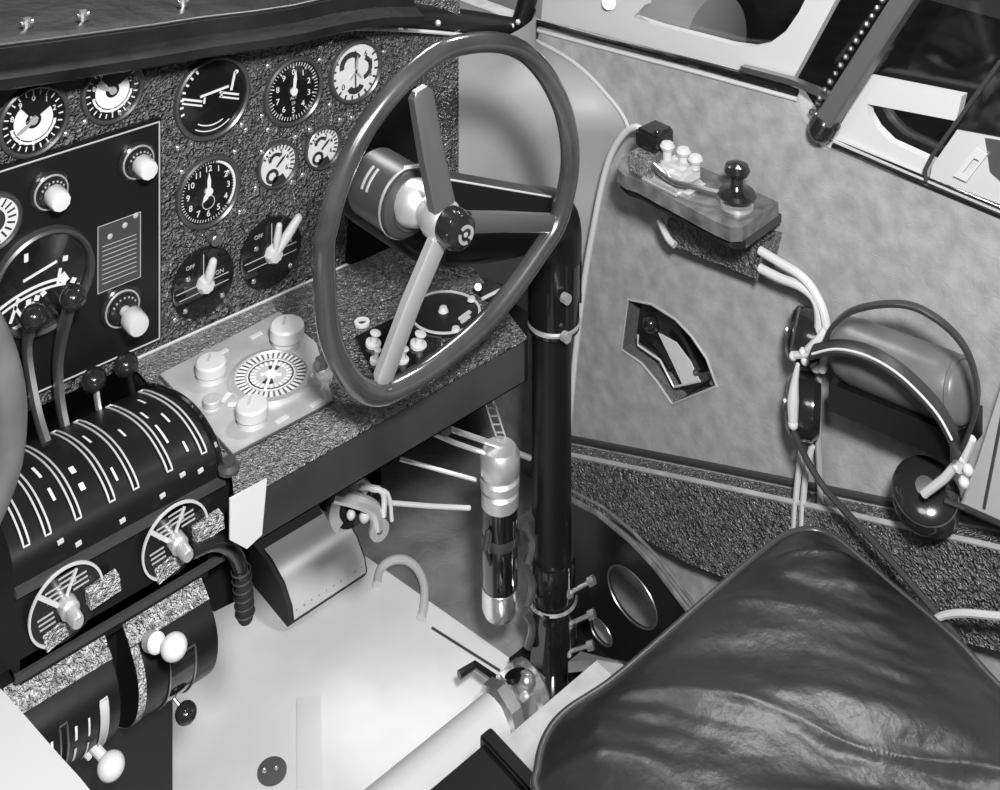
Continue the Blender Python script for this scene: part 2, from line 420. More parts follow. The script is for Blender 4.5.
# airspeed
t, f, r = gauge('altimeter', 293, 91, .040, 'round black altimeter with one hand straight up, right of the artificial horizon')
m = MB(); ticks(m, f, r*.84, r*.96, 50, .0007, .0012); ticks(m, f, r*.78, r*.96, 10, .0014, .0012)
numerals(m, f, r*.64, [(str(k), k*36) for k in range(10)], r*.27); m.build('markings', 'ink', t)
m = MB(); needle(m, f, r*.72, .0022, 6, .0022); m.lathe([(.0045, 0), (.0045, .0035)], f.o, f.n, 16); m.build('needle', 'ink', t)
m = MB()
for k, s_ in enumerate(('ALT', '29')): text(m, s_, r*.15, f.mx(0, -r*(.22+.18*k), .001))
m.build('lettering', 'greyink', t)
# turn and climb, white dial
t, f, r = gauge('triple_engine_gauge', 355, 71, .0385, 'white-faced triple gauge at the top right of the panel, beside the wheel rim', face='dialwhite')
m = MB(); arcband(m, f, r*.3, r*.5, -100, 60, .0012, cy=r*.25, cx=-r*.2); arcband(m, f, r*.28, r*.44, 20, 170, .0012, cx=r*.3, cy=r*.05)
arcband(m, f, r*.2, r*.42, 120, 240, .0012, cy=-r*.4); f.rect(m, 0, 0, .0018, r*1.5, .001, .0016)
ticks(m, f, r*.85, r*1., 14, .0024, .0014, 60, 300); numerals(m, f, r*.7, [('6', 40), ('4', 75), ('2', 110), ('8', 200), ('0', 230), ('5', 300)], r*.3, .0014); m.build('markings', 'darkink', t)
m = MB(); needle(m, f, r*.6, .0016, 8, .0022); needle(m, f, r*.4, .0014, 140, .0022); needle(m, f, r*.4, .0014, 230, .0022); m.build('needle', 'alu', t)
# clock
t, f, r = gauge('clock', 208, 191, .0395, 'round black clock with luminous numerals below the artificial horizon', 'clock')
m = MB(); ticks(m, f, r*.88, r*.97, 60, .0006, .0012)
numerals(m, f, r*.72, [(str(k), k*30) for k in range(1, 13)], r*.27)
arcband(m, f, r*.9, r*.98, 20, 130, .001)
m.build('numerals', 'ink', t)
m = MB(); needle(m, f, r*.62, .0022, 0, .0024); needle(m, f, r*.36, .0028, 215, .002); m.lathe([(.0045, 0), (.0045, .0035)], f.o, f.n, 16); m.build('hands', 'ink', t)
m = MB(); arcband(m, f, r*.2, r*.23, 0, 360, .001, cy=-r*.35); m.build('seconds_ring', 'greyink', t)
t2 = MB(); p = P(211, 236, Y=YP); t2.cyl(p, p+V((0, -.014, 0)), .0062, bev=.001, n=20); tag(t2.build('setting_knob', 'steel'), 'small pale setting knob between the clock and the selector dial below it', 'knob')
# two little twin gauges
for px, py, rr, lab in ((277, 164, .027, 'small white-faced fluid gauge, the lower left of the small pair'), (322, 147, .0255, 'small white-faced fluid gauge, the upper right of the small pair by the wheel rim')):
    t, f, r = gauge('fluid_gauge', px, py, rr, lab, face='dialwhite', group=None)
    m = MB(); ticks(m, f, r*.75, r*.97, 14, .0018, .0014, -60, 120); arcband(m, f, r*.2, r*.36, 0, 360, .0012, cx=-r*.3, cy=-r*.5); arcband(m, f, r*.24, r*.4, -90, 60, .0012, cx=-r*.1, cy=r*.2)
    numerals(m, f, r*.6, [('2', 20), ('4', 70), ('0', -50), ('6', 120)], r*.34, .0014); arcband(m, f, r*.6, r*.99, 150, 200, .0012); m.build('markings', 'darkink', t)
    m = MB(); needle(m, f, r*.6, .0014, 50, .0022); m.build('needle', 'darkink', t)
# selector plates
def selector(px, py, r, lab, levers, name='fuel_selector'):
    f = Fr(P(px, py, Y=YP)); t = thing(name, lab, 'switch', f.o)
    m = MB(); m.lathe([(r, 0), (r, .004), (r-.0015, .005), (0, .005)], f.o, f.n, 48); m.build('plate', 'gloss', t)
    m = MB(); f.rect(m, -r*.05, 0, r*1.7, .001, .005, .0053, deg=-2); f.rect(m, -r*.0, -r*.22, r*1.6, .0008, .005, .0053, deg=-2)
    f.rect(m, -r*.02, r*.55, .001, r*.6, .005, .0053)
    text(m, 'OFF', r*.16, f.mx(-r*.45, r*.62, .0052)); text(m, 'ON', r*.18, f.mx(r*.5, r*.15, .0052))
    m.build('markings', 'greyink', t)
    m = MB()
    for a, rr in ((225, .85), (135, .85), (300, .6)): m.lathe([(.003, 0), (.002, .0015), (0, .002)], f.pol(r*rr, a, .005), f.n, 10)
    m.build('screws', 'chrome', t)
    m = MB(); m.lathe([(r*.27, 0), (r*.27, .006), (r*.2, .010), (0, .011)], f(0, 0, .005), f.n, 8); m.build('hub', 'cream', t)
    for a, L, w in levers:
        m = MB(); tt = math.radians(a)
        m.tube([f(0, 0, .012), f.pol(L*.5, a, .013), f.pol(L, a, .015)], [w*.6, w, w*.8], 12, smooth=3); m.sphere(f.pol(L, a, .015), w*.8, n=12); m.build('lever', 'cream', t)
selector(202, 281, .037, 'black round selector plate with one short white lever below the clock', [(12, .026, .0055)])
selector(270, 251, .0395, 'black round selector plate with two white levers at the right, nearer the wheel', [(40, .044, .006), (5, .034, .0045)])

m = MB(); m.prism([P(x, y, Y=YP) for x, y in ((378, 112), (414, 86), (430, 190), (448, 250), (440, 262), (345, 262), (352, 170))], (0, -.006, 0)); tag(m.build('shade_plate', 'deep'), 'plain black shade plate on the panel standing in for shade behind the copilot wheel hub', 'shade plate')  # dark plate put where the hub and arm shade the panel
# ---- autopilot sub panel
YA = YP-.008
ap = thing('autopilot_panel', 'smooth black square autopilot panel at the centre left of the instrument panel', 'control panel', (.445, YP, .503))
m = MB(); m.box(.30, .578, YA, YP, .503, .739, .0015); m.build('face_plate', 'satin', ap)
m = MB()
for a, b in (((.303, .736), (.575, .736)), ((.575, .736), (.575, .506)), ((.303, .506), (.575, .506))):
    m.tube([(a[0], YA-.0003, a[1]), (b[0], YA-.0003, b[1])], .0009, 6)
m.build('edge_line', 'greyink', ap)
m = MB(); f = Fr(P(119, 252, Y=YA))
w, h = .046, .068
m.prism([f(-w/2, -h/2, .0002), f(w/2, -h/2, .0002), f(w/2, h/2, .0002), f(-w/2, h/2, .0002)], f.n*.0008); pl = m.build('placard', 'dkmetal', ap)
m = MB()
for k in range(9): f.rect(m, 0, -h*.38+k*h*.07, w*.8, .0006, .0008, .0014)
for k, (aa, bb_) in enumerate(((-.01, .02), (.006, .026), (.018, .032))): m.lathe([(.003, 0), (0, .0015)], f(aa, bb_, .001), f.n, 8)
m.tube([f(-w/2, -h/2, .001), f(w/2, -h/2, .001), f(w/2, h/2, .001), f(-w/2, h/2, .001)], .0006, 5, closed=True)
m.build('lettering', 'greyink', pl)
def apknob(px, py, lab, ext=0, r=.0115):
    f = Fr(P(px, py, Y=YA)); t = thing('setting_knob', lab, 'knob', f.o)
    m = MB(); m.lathe([(r*1.75, 0), (r*1.75, .003), (r*1.5, .006), (r*1.2, .007), (r*1.2, .010), (r*.9, .012), (0, .012)], f.o, f.n, 32); m.build('collar', 'bakelite', t)
    m = MB(); m.lathe([(r*1.52, .0062), (r*1.47, .0072), (r*1.38, .0072), (r*1.36, .006)], f.o, f.n, 32, cap=False)
    for k in range(7): m.sphere(f.pol(r*1.05, -60+k*20, .0115), .0012, n=6)
    m.build('collar_marks', 'alu', t)
    m = MB(); z0 = .012
    if ext: m.lathe([(r*.45, z0), (r*.45, z0+ext)], f.o, f.n, 16); z0 += ext
    m.lathe([(r*.85, z0), (r*.95, z0+.002), (r*.88, z0+.018), (r*.8, z0+.020), (0, z0+.021)], f.o, f.n, 10 if not ext else 24); m.build('knob_cap', 'white' if not ext else 'cream', t)
apknob(49, 190, 'white setting knob left of its twin in the top row of the autopilot panel')
apknob(136, 160, 'white setting knob in the top right corner of the autopilot panel')
apknob(120, 306, 'pale drum-shaped knob standing out from the lower right of the autopilot panel', ext=.014, r=.0125)
# heading dial (cut by the frame) and bank-climb dial
t, f, r = gauge('direction_dial', -8, 222, .0285, 'pale-rimmed gauge cut by the left edge of the picture', Y=YA, face='dialwhite')
m = MB(); ticks(m, f, r*.6, r*.92, 20, .0018, .0014); arcband(m, f, 0.0005, r*.5, 0, 359, .0012); m.build('markings', 'darkink', t)
t, f, r = gauge('gyro_horizon', 42, 280, .052, 'large black gyro horizon dial with curved white bars in the autopilot panel', Y=YA, bez='dkmetal', deep=.010, rimw=.12)
m = MB(); arcband(m, f, r*2.2, r*2.26, -24, 14, .0012, cy=-r*2.3+.0); arcband(m, f, r*2.08, r*2.13, -24, 14, .0012, cy=-r*2.3)
f.rect(m, -r*.05, r*.22, r*.75, .0024, .001, .0018, deg=-13); f.rect(m, r*.36, -r*.05, .003, r*.35, .001, .0018, deg=10); f.rect(m, r*.46, -r*.12, .008, .010, .001, .002, deg=-30)
f.rect(m, -r*.35, r*.62, .004, .008, .001, .0016)
for k, (aa, bb_) in enumerate(((-.3, -.35), (-.12, -.33), (-.2, -.45), (.02, -.28), (-.32, -.47), (.5, .3), (.68, -.25))): f.rect(m, aa*r, bb_*r, .005, .005, .001, .0016, deg=20*k)
arcband(m, f, r*.34, r*.42, 90, 260, .0012, cx=-r*.62, cy=-r*.42); f.rect(m, -r*.6, -r*.42, .003, r*.5, .001, .0016, deg=20); f.rect(m, -r*.5, -r*.5, .003, r*.4, .001, .0016, deg=-30)
m.build('markings', 'ink', t)

# ---- hood over the panel
hp = [(-120, 96), (0, 92), (60, 83), (110, 75), (160, 67), (210, 58), (260, 51), (300, 44), (340, 34), (378, 28), (420, 26)]
lip = [P(x, y, Y=1.14) for x, y in hp]
prof = [(1.20, -.004), (1.142, 0), (1.132, .005), (1.132, .014), (1.15, .021), (1.152, .036), (1.165, .040), (1.17, .041), (1.60, .060)]
m = MB(); rows = [[m.b.verts.new(V((p.x, y, p.z+dz-(0 if y < 1.3 else .0)))) for y, dz in prof] for p in lip]
for A, B in zip(rows, rows[1:]):
    for k in range(len(prof)-1): m._f([A[k], B[k], B[k+1], A[k+1]])
m._f(rows[0]); m._f(rows[-1])
hood = tag(m.build('glare_hood', 'hoodm', smooth=25), 'black leather-covered glare hood arching over the top of the instrument panel', 'hood')
m = MB(); m.tube([V((p.x, 1.156, p.z+.0385)) for p in lip], .0012, 6); m.build('edge_seam', 'steel', hood)
for x, y in ((83, 25), (183, 10), (27, 5)):
    m = MB()
    p = P(x, y, Y=1.19); q = min(lip, key=lambda l: abs(l.x-p.x)); 
    m.cyl((p.x, 1.19, q.z+.040), (p.x, 1.19, q.z+.052), .004, n=10); m.cyl((p.x-.006, 1.19, q.z+.047), (p.x+.006, 1.19, q.z+.047), .0025, n=8)
    m.build('bolt', 'chrome', hood)
# windshield lower rail, running from the hood to the side frame
t = thing('windshield_rail', 'dark speckled windshield rail from the hood to the side window frame', 'rail', P(460, 32, Y=1.2))
pts = [P(352, 14, Y=1.19), P(400, 16, Y=1.195), P(460, 22, Y=1.22), P(515, 30, Y=1.27), P(545, 34, Y=1.30)]
m = MB(); m.tube(pts, .017, 14, smooth=4); m.build('rail', 'satin', t)
m = MB(); m.tube([p+V((-.004, -.017, -.012)) for p in pts], .0024, 8, smooth=4); m.build('edge_strip', 'white', t)
m = MB()
for x, y in ((393, 22), (412, 12), (460, 18), (438, 23), (512, 26), (518, 22), (505, 34), (522, 38)):
    m.sphere(P(x, y, Y=1.178 if x < 450 else 1.245), .004, n=8)
m.build('rivets', 'alu', t)
m = MB(); m.tube([P(517, 36, X=1.16), P(540, -40, X=1.19)], .014, 12); m.build('pillar', 'satin', t)

# ================================================================ SHELF (radio control shelf)
ZS = .491
sh = thing('control_shelf', 'crackle-finished control shelf with a dark front lip below the instrument panel', 'shelf', (.72, 1.07, ZS-.05))
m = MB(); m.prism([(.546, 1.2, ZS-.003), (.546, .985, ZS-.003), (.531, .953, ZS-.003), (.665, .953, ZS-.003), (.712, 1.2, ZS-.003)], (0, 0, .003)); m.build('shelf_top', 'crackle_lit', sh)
m = MB(); m.prism([(.712, 1.2, ZS-.003), (.665, .953, ZS-.003), (.885, .953, ZS-.003), (.96, 1.2, ZS-.003)], (0, 0, .003)); m.build('shaded_shelf_top', 'crackle', sh)  # darker paint on this half stands for the wheel's shade
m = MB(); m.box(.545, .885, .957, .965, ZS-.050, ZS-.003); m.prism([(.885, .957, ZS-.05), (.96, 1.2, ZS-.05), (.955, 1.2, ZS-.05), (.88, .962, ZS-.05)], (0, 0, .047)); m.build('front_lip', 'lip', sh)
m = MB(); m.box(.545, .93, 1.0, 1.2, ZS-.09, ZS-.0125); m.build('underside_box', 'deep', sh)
m = MB(); m.tube([(.552, YP-.003, ZS+.001), (.94, YP-.003, ZS+.001)], .0016, 6); m.build('corner_strip', 'cream', sh)
fs = lambda x, y, dz=0: Fr(P(x, y, z=ZS+dz), (1, 0, 0), (0, 1, 0))
m = MB(); f = fs(222, 472); m.lathe([(.010, 0), (.010, .003), (.006, .006), (.006, .010), (0, .011)], f.o+V((.006, -.002, 0)), (0, 0, 1), 24); m.build('corner_bolt', 'dkmetal', sh)
# pale radio tuning panel
rp = thing('radio_tuning_panel', 'pale rectangular radio tuning panel with a round dial on the crackle shelf', 'control panel', (.61, 1.08, ZS))
m = MB(); m.prism([(.557, 1.003, ZS), (.668, 1.003, ZS), (.705, 1.09, ZS), (.705, 1.165, ZS), (.557, 1.153, ZS)], (0, 0, .004)); m.build('panel_plate', 'plate', rp)
m = MB(); m.tube([(.557, 1.002, ZS+.002), (.668, 1.002, ZS+.002)], .0012, 6); m.tube([(.556, 1.003, ZS+.002), (.556, 1.153, ZS+.002)], .0012, 6); m.build('plate_edge', 'dkmetal', rp)
f = Fr(P(271, 378, z=ZS+.004), (1, 0, 0), (0, 1, 0)); r = .043
m = MB(); m.lathe([(r*1.0, 0), (r*.98, .004), (r*.86, .005), (r*.84, .003)], f.o, (0, 0, 1), 48, cap=False); dl = m.build('dial_ring', 'alu', rp)
m = MB(); m.lathe([(r*.86, .001), (r*.86, .003), (0, .003)], f.o, (0, 0, 1), 48); m.build('dial_face', 'greyink', rp)
m = MB(); ticks(m, f, r*.62, r*.82, 36, .0024, .0036)
ticks(m, f, r*.36, r*.50, 24, .0024, .0036); arcband(m, f, r*.54, r*.57, 0, 359, .0032); f.rect(m, 0, 0, .003, r*1.1, .0032, .0042, deg=45); f.rect(m, 0, 0, .003, r*.5, .0032, .0042, deg=-45); m.lathe([(r*.14, .003), (r*.14, .005)], f.o, f.n, 16)
m.build('dial_marks', 'ink', rp)
m = MB(); arcband(m, f, r*.50, r*.535, 0, 359, .0034); arcband(m, f, r*.12, r*.33, 20, 70, .0034); arcband(m, f, r*.12, r*.33, 200, 250, .0034); ticks(m, f, r*.62, r*.82, 36, .0010, .0038, 5, 365)
m.build('dial_dark_marks', 'darkink', rp)
def blob(px, py, rr, h, name, lab, mt='white', sc=1.):
    f = Fr(P(px, py, z=ZS+.004), (1, 0, 0), (0, 1, 0)); t = thing(name, lab, 'knob', f.o)
    m = MB(); m.lathe([(rr*.9, 0), (rr*.9, h*.3), (rr*.75, h*.35)], f.o, f.n, 24, cap=False); m.build('skirt', 'cream', t)
    m = MB(); n = 12; pr = [(rr*.75, h*.3), (rr, h*.4), (rr, h*.9), (rr*.9, h), (0, h*1.02)]; m.lathe(pr, f.o, f.n, n*2); m.build('grip', mt, t)
    m = MB(); f.rect(m, 0, rr*.3, rr*.16, rr*.8, h*1.01, h*1.06, deg=40); m.build('index_mark', 'greyink', t)
blob(287, 344, .018, .022, 'tuning_knob', 'largest white tuning knob at the upper right of the radio panel')
blob(211, 378, .0155, .018, 'tuning_knob', 'white tuning knob at the upper left of the radio panel', 'cream')
blob(252, 422, .0155, .018, 'tuning_knob', 'white tuning knob near the front edge of the radio panel', 'cream')
blob(212, 407, .009, .009, 'tuning_knob', 'small pale switch knob between the two left tuning knobs', 'plate')
for x, y, dd in ((226, 398, -30), (235, 405, 40), (282, 420, -5), (316, 404, -5), (256, 336, -5), (222, 353, -5)):
    f = Fr(P(x, y, z=ZS+.0045), (1, 0, 0), (0, 1, 0)); m = MB(); f.rect(m, 0, 0, .014, .005, 0, .0012, deg=dd); m.build('name_tab', 'white', rp)
# crank knob by wheel
t = thing('side_knob', 'small bright ridged knob at the right corner of the radio panel beside the wheel rim', 'knob', P(321, 382, z=ZS))
o = P(321, 382, z=ZS); m = MB(); m.lathe([(.011, 0), (.012, .004), (.012, .008), (.008, .010), (.008, .014), (0, .015)], o, (0, 0, 1), 24); m.build('base', 'alu', t)
m = MB(); m.lathe([(.006, .013), (.0075, .016), (.006, .024), (0, .025)], o, (0, 0, 1), 8); m.build('cap', 'steel', t)
# switch plate and round plate seen through the wheel
t = thing('switch_box', 'black switch plate with four pale toggles seen through the lower wheel spokes', 'switch', P(400, 350, z=ZS))
q = [P(x, y, z=ZS) for x, y in ((355, 339), (402, 317), (442, 330), (440, 362), (405, 384), (372, 374))]
m = MB(); m.prism(q, (0, 0, .003)); m.build('plate', 'gloss', t)
for x, y, r_ in ((373, 345, .0085), (418, 346, .009), (402, 361, .007), (375, 362, .006)):
    p = P(x, y, z=ZS+.003); m = MB(); m.lathe([(r_, 0), (r_, .003), (r_*.5, .004), (r_*.4, .010), (r_*.7, .014), (0, .016)], p, (.1, -.2, 1), 14); m.build('toggle', 'cream', t)
t = thing('round_shelf_dial', 'round dark plate with pale ring on the shelf, seen through the wheel at lower right', 'gauge', P(445, 316, z=ZS))
f = Fr(P(445, 316, z=ZS), (1, 0, 0), (0, 1, 0)); r = .040
m = MB(); m.lathe([(r, 0), (r, .004), (0, .004)], f.o, f.n, 40); m.build('plate', 'satin', t)
m = MB(); arcband(m, f, r*.93, r*1.0, 0, 359, .0042, .0012, 48); m.build('rim', 'cream', t)
m = MB()
for a in (-30, 95, 200): m.lathe([(.005, 0), (.004, .003), (0, .0035)], f.pol(r*.9, a, .005), f.n, 12)
m.lathe([(.006, 0), (.004, .005), (0, .006)], f(0, .003, .004), f.n, 10); f.rect(m, .012, -.020, .018, .004, .004, .006, deg=-10); f.rect(m, .008, -.026, .014, .003, .004, .006, deg=-10); m.build('screws', 'cream', t)
m = MB(); p = P(362, 324, z=ZS); m.lathe([(.0085, 0), (.0085, .003), (.0045, .003), (.0045, .0005)], p, (0, 0, 1), 24, cap=False); tag(m.build('jack_socket', 'cream'), 'small pale ring socket on the shelf left of the switch plate', 'socket')
t = thing('lamp_holder', 'small bright clip fitting on the shelf right of the round dark plate', 'fitting', P(490, 290, z=ZS))
m = MB()
for dx in (0, .010): m.tube([P(482, 299, z=ZS+.006)+V((dx, -dx, 0)), P(500, 290, z=ZS+.006)+V((dx, -dx, 0))], .002, 8)
m.build('clip_bars', 'cream', t); m = MB(); m.box(*[v for k in range(2) for v in (P(490, 293, z=ZS)[k]-.014, P(490, 293, z=ZS)[k]+.014)], ZS, ZS+.004); m.build('base_plate', 'gloss', t)
m = MB(); m.cyl(P(478, 287, z=ZS+.003), P(478, 287, z=ZS+.014), .004); m.build('stud', 'cream', t)
# paper card hanging under shelf
m = MB(); m.prism([P(x, y, Y=.9515) for x, y in ((230, 499), (267, 479), (262, 535), (247, 549), (230, 540))], (0, .0016, 0)); tag(m.build('paper_card', 'paper'), 'blank white card hanging from the left end of the shelf edge', 'card')

# ================================================================ PEDESTAL
XL, XR = .355, .545
pd = thing('throttle_pedestal', 'black throttle pedestal with slotted curved top and lower drums at lower left', 'pedestal', (.45, 1.1, 0))
cur = catmull([V((0, y, z)) for y, z in ((1.195, .455), (1.149, .490), (1.10, .509), (1.055, .517), (1.021, .512), (1.004, .500), (1.0, .480))], 5)
m = MB(); poly = [(XL, p.y, p.z) for p in cur]+[(XL, 1.0, .41), (XL, 1.195, .41)]
m.prism(poly, (XR-XL, 0, 0)); m.build('quadrant_cover', 'satin', pd)
m = MB(); m.tube([V((XR-.002, p.y, p.z+.0005)) for p in cur], .003, 8); m.build('end_bead', 'gloss', pd)
m = MB(); m.box(XL+.005, .530, 1.0, 1.19, .396, .42); m.box(XL+.01, .502, 1.012, 1.19, 0, .40, .002); m.build('body', 'satin', pd)
m = MB(); m.box(XL, XR, .994, 1.0, .476, .482); m.box(XL, XR, .996, 1.0, .405, .411); m.build('seam_strips', 'dkmetal', pd)
def onprof(curve, t):
    x = t*(len(curve)-1); i = min(int(x), len(curve)-2); return curve[i].lerp(curve[i+1], x-i)
def slot(curve, X, t0, t1, w, mt='cream', lift=.0012, n=26, inner='deep'):
    def nrm(t):
        a = onprof(curve, max(0, t-.01)); b = onprof(curve, min(1, t+.01)); d = b-a; return V((0, d.z, -d.y)).normalized()*(1 if True else -1)
    L = []; R = []; I = []
    for k in range(n+1):
        t = t0+(t1-t0)*k/n; p = onprof(curve, t); nn = nrm(t)
        if nn.z < 0 and nn.y > 0: nn = -nn
        L.append(V((X-w/2, p.y, p.z))+nn*lift); R.append(V((X+w/2, p.y, p.z))+nn*lift); I.append((p, nn))
    m = MB(); m.tube(L+R[::-1], .0009, 6, closed=True); o1 = m.build('slot_rim', mt, pd)
    m = MB(); A = [m.b.verts.new(V((X-w/2, p.y, p.z))+nn*.0006) for p, nn in I]; B = [m.b.verts.new(V((X+w/2, p.y, p.z))+nn*.0006) for p, nn in I]
    for k in range(n): m._f([A[k], A[k+1], B[k+1], B[k]])
    m.build('slot_opening', inner, o1)
    return o1
def marks(curve, X, ts, w=.005, l=.02, mt='ink'):
    m = MB()
    for t0, t1 in ts:
        A = []; B = []
        for k in range(5):
            t = t0+(t1-t0)*k/4; p = onprof(curve, t); a = onprof(curve, max(0, t-.01)); b = onprof(curve, min(1, t+.01)); d = b-a; nn = V((0, d.z, -d.y)).normalized()
            if nn.z < 0 and nn.y > 0: nn = -nn
            A.append(m.b.verts.new(V((X-w/2, p.y, p.z))+nn*.0007)); B.append(m.b.verts.new(V((X+w/2, p.y, p.z))+nn*.0007))
        for k in range(4): m._f([A[k], A[k+1], B[k+1], B[k]])
    return m.build('lettering', mt, pd)
for X in (.530, .496, .464, .442, .412, .386, .368): slot(cur, X, .20, .78, .0048)
marks(cur, .517, [(.27, .33), (.45, .52), (.65, .72)], .002)
marks(cur, .505, [(.38, .44), (.5, .62)], .002)
marks(cur, .478, [(.42, .48)], .002); marks(cur, .452, [(.35, .42), (.6, .68)], .002)
marks(cur, .424, [(.50, .54), (.60, .64)], .0045); marks(cur, .400, [(.4, .48), (.55, .62)], .0025)
for x, y in ((122, 520), (78, 543), (162, 495), (182, 474), (60, 541), (200, 470)):
    p = P(x, y, Y=.999); f = Fr(p); m = MB(); f.rect(m, 0, 0, .009 if x % 2 else .005, .003, 0, .002, deg=-8); m.build('fitting', 'cream', pd)
# levers
def lever(name, X, pts, ball, rb, lab, w, mt='dkmetal', bm='bakelite', b2=None):
    q = [P(x, y, X=X) for x, y in pts]; t = thing(name, lab, 'lever', q[0])
    m = MB(); m.tube(q, 1, smooth=5, flat=w, up=(1, 0, 0)); m.build('arm', mt, t)
    c = P(*ball, X=X); m = MB(); m.sphere(c, rb, (1, 1, .92), 24); m.build('ball_grip', bm, t)
    return t
lever('throttle_lever', .425, [(47, 445), (38, 415), (30, 375), (27, 345), (31, 325)], (34, 317), .0125, 'tall throttle lever with black ball at the far left of the pedestal', (.0032, .0070), 'steel')
lever('throttle_lever', .458, [(66, 432), (60, 400), (58, 365), (62, 335), (70, 305)], (73, 298), .0125, 'tall throttle lever with shiny black ball, right of the first tall lever', (.0032, .0075), 'steel')
lever('mixture_lever', .494, [(101, 418), (98, 405), (96, 390)], (94, 380), .0125, 'short lever with black ball behind the middle of the slotted quadrant', (.0018, .005), 'alu')
lever('mixture_lever', .527, [(134, 404), (131, 390), (128, 375)], (126, 365), .0125, 'short lever with black ball nearest the pale radio panel', (.0018, .007), 'gloss')
# trim dials
def trim(px, py, lab):
    f = Fr(P(px, py, Y=.996)); r = .0315; t = thing('trim_dial', lab, 'dial', f.o)
    m = MB(); m.lathe([(r, 0), (r, .002), (0, .002)], f.o, f.n, 40); m.build('face', 'gloss', t)
    m = MB(); arcband(m, f, r*.955, r*1.015, -150, 120, .002, .002, 40); m.build('rim', 'cream', t)
    m = MB()
    for k, (a, b) in enumerate(((-.35, .55), (.35, .55), (-.55, -.05), (.0, .75))):
        for j in range(3): f.rect(m, a*r+.001*j, (b-.14*j)*r, r*.42, .0014, .002, .0024, deg=-4)
    m.build('lettering', 'greyink', t)
    m = MB(); f.rect(m, -r*.35, r*.22, .0035, r*1.2, .0022, .0036, deg=-45); f.rect(m, .002, r*.35, .0025, r*1.0, .0022, .0036, deg=25); m.build('pointer', 'cream', t)
    m = MB(); f.rect(m, -r*.15, -r*.62, r*.9, r*.4, .002, .006, deg=-12); f.rect(m, r*.95, -r*.05, r*.85, r*.42, .002, .012, deg=-6); m.build('textured_pads', 'crackle_flash', t)
    m = MB(); m.lathe([(.008, .002), (.008, .012), (.006, .014), (.0055, .026), (.0045, .028), (0, .028)], f.o, f.n, 20); m.build('shaft', 'alu', t)
    return f
trim(174, 538, 'round trim dial with pale rim and shaft, upper right below the slotted quadrant')
trim(65, 602, 'round trim dial with pale rim and shaft at the lower left of the pedestal')
# drums
dprof = catmull([V((0, y, z)) for y, z in ((1.005, .400), (.985, .388), (.972, .375), (.968, .358), (.973, .338), (.988, .318), (1.01, .303))], 5)
for x0, x1, lab in ((.348, .432, 0), (.448, .523, 1)):
    m = MB(); m.prism([(x0, 1.02, .400)]+[(x0, p.y, p.z) for p in dprof]+[(x0, 1.02, .300)], (x1-x0, 0, 0)); dr = m.build('drum', 'satin', pd)
    m = MB(); A = [m.b.verts.new(V((x0, dprof[k].y-.0008, dprof[k].z+.0012))) for k in range(0, 6)]; B = [m.b.verts.new(V((x1, dprof[k].y-.0008, dprof[k].z+.0012))) for k in range(0, 6)]
    for k in range(5): m._f([A[k], A[k+1], B[k+1], B[k]])
    A = [m.b.verts.new(V((x0, p.y-.0009, p.z))) for p in dprof[5:]]; B = [m.b.verts.new(V((x0+.007, p.y-.0009, p.z))) for p in dprof[5:]]
    for k in range(len(A)-1): m._f([A[k], A[k+1], B[k+1], B[k]])
    m.build('crackle_skin', 'crackle_flash', dr)  # strip is bright from the flash, painted into its colour
for X in (.364, .384, .418): slot(dprof, X, .36, .88, .006, 'cream' if X > .4 else 'steel', inner='cream' if X > .4 else 'deep')
marks(dprof, .374, [(.42, .5), (.55, .65), (.7, .8)], .002); marks(dprof, .394, [(.42, .52), (.58, .7)], .002); marks(dprof, .405, [(.42, .55), (.6, .8)], .0015)
slot(dprof, .489, .38, .9, .024, 'steel', inner='gloss')
t = thing('gear_lever', 'white ball-ended lever at the bottom of the lower left drum', 'lever', P(92, 728, Y=.985))
m = MB(); m.tube([P(86, 738, Y=.985), P(95, 748, Y=.978), P(106, 760, Y=.968)], .0042, 10); m.tube([P(78, 744, Y=.985), P(90, 757, Y=.98)], .003, 8); m.build('arm', 'cream', t)
m = MB(); m.sphere(P(111, 766, Y=.960), .0112, (1, 1, .80), n=24); m.build('ball_grip', 'white', t)
t = thing('flap_lever', 'white ball-ended lever on the front of the lower right drum', 'lever', P(160, 643, Y=.965))
m = MB(); m.cyl(P(150, 641, Y=.972), P(157, 643, Y=.955), .0078, n=16, bev=.0015); m.cyl(P(153, 642, Y=.965), P(172, 646, Y=.945), .004, n=12); m.build('stem', 'cream', t)
m = MB(); m.sphere(P(174, 647, Y=.942), .0112, (1, 1, .82), n=24); m.build('ball_grip', 'white', t)
t = thing('lock_lever', 'thin rod with a small black ball under the lower right drum', 'lever', P(172, 697, Y=.99))
m = MB(); m.tube([P(167, 690, Y=.995), P(184, 711, Y=.98)], .0016, 8); m.build('rod', 'steel', t); m = MB(); m.sphere(P(186, 713, Y=.975), .0095, (1, 1, .82), n=24); m.build('ball_grip', 'bakelite', t)
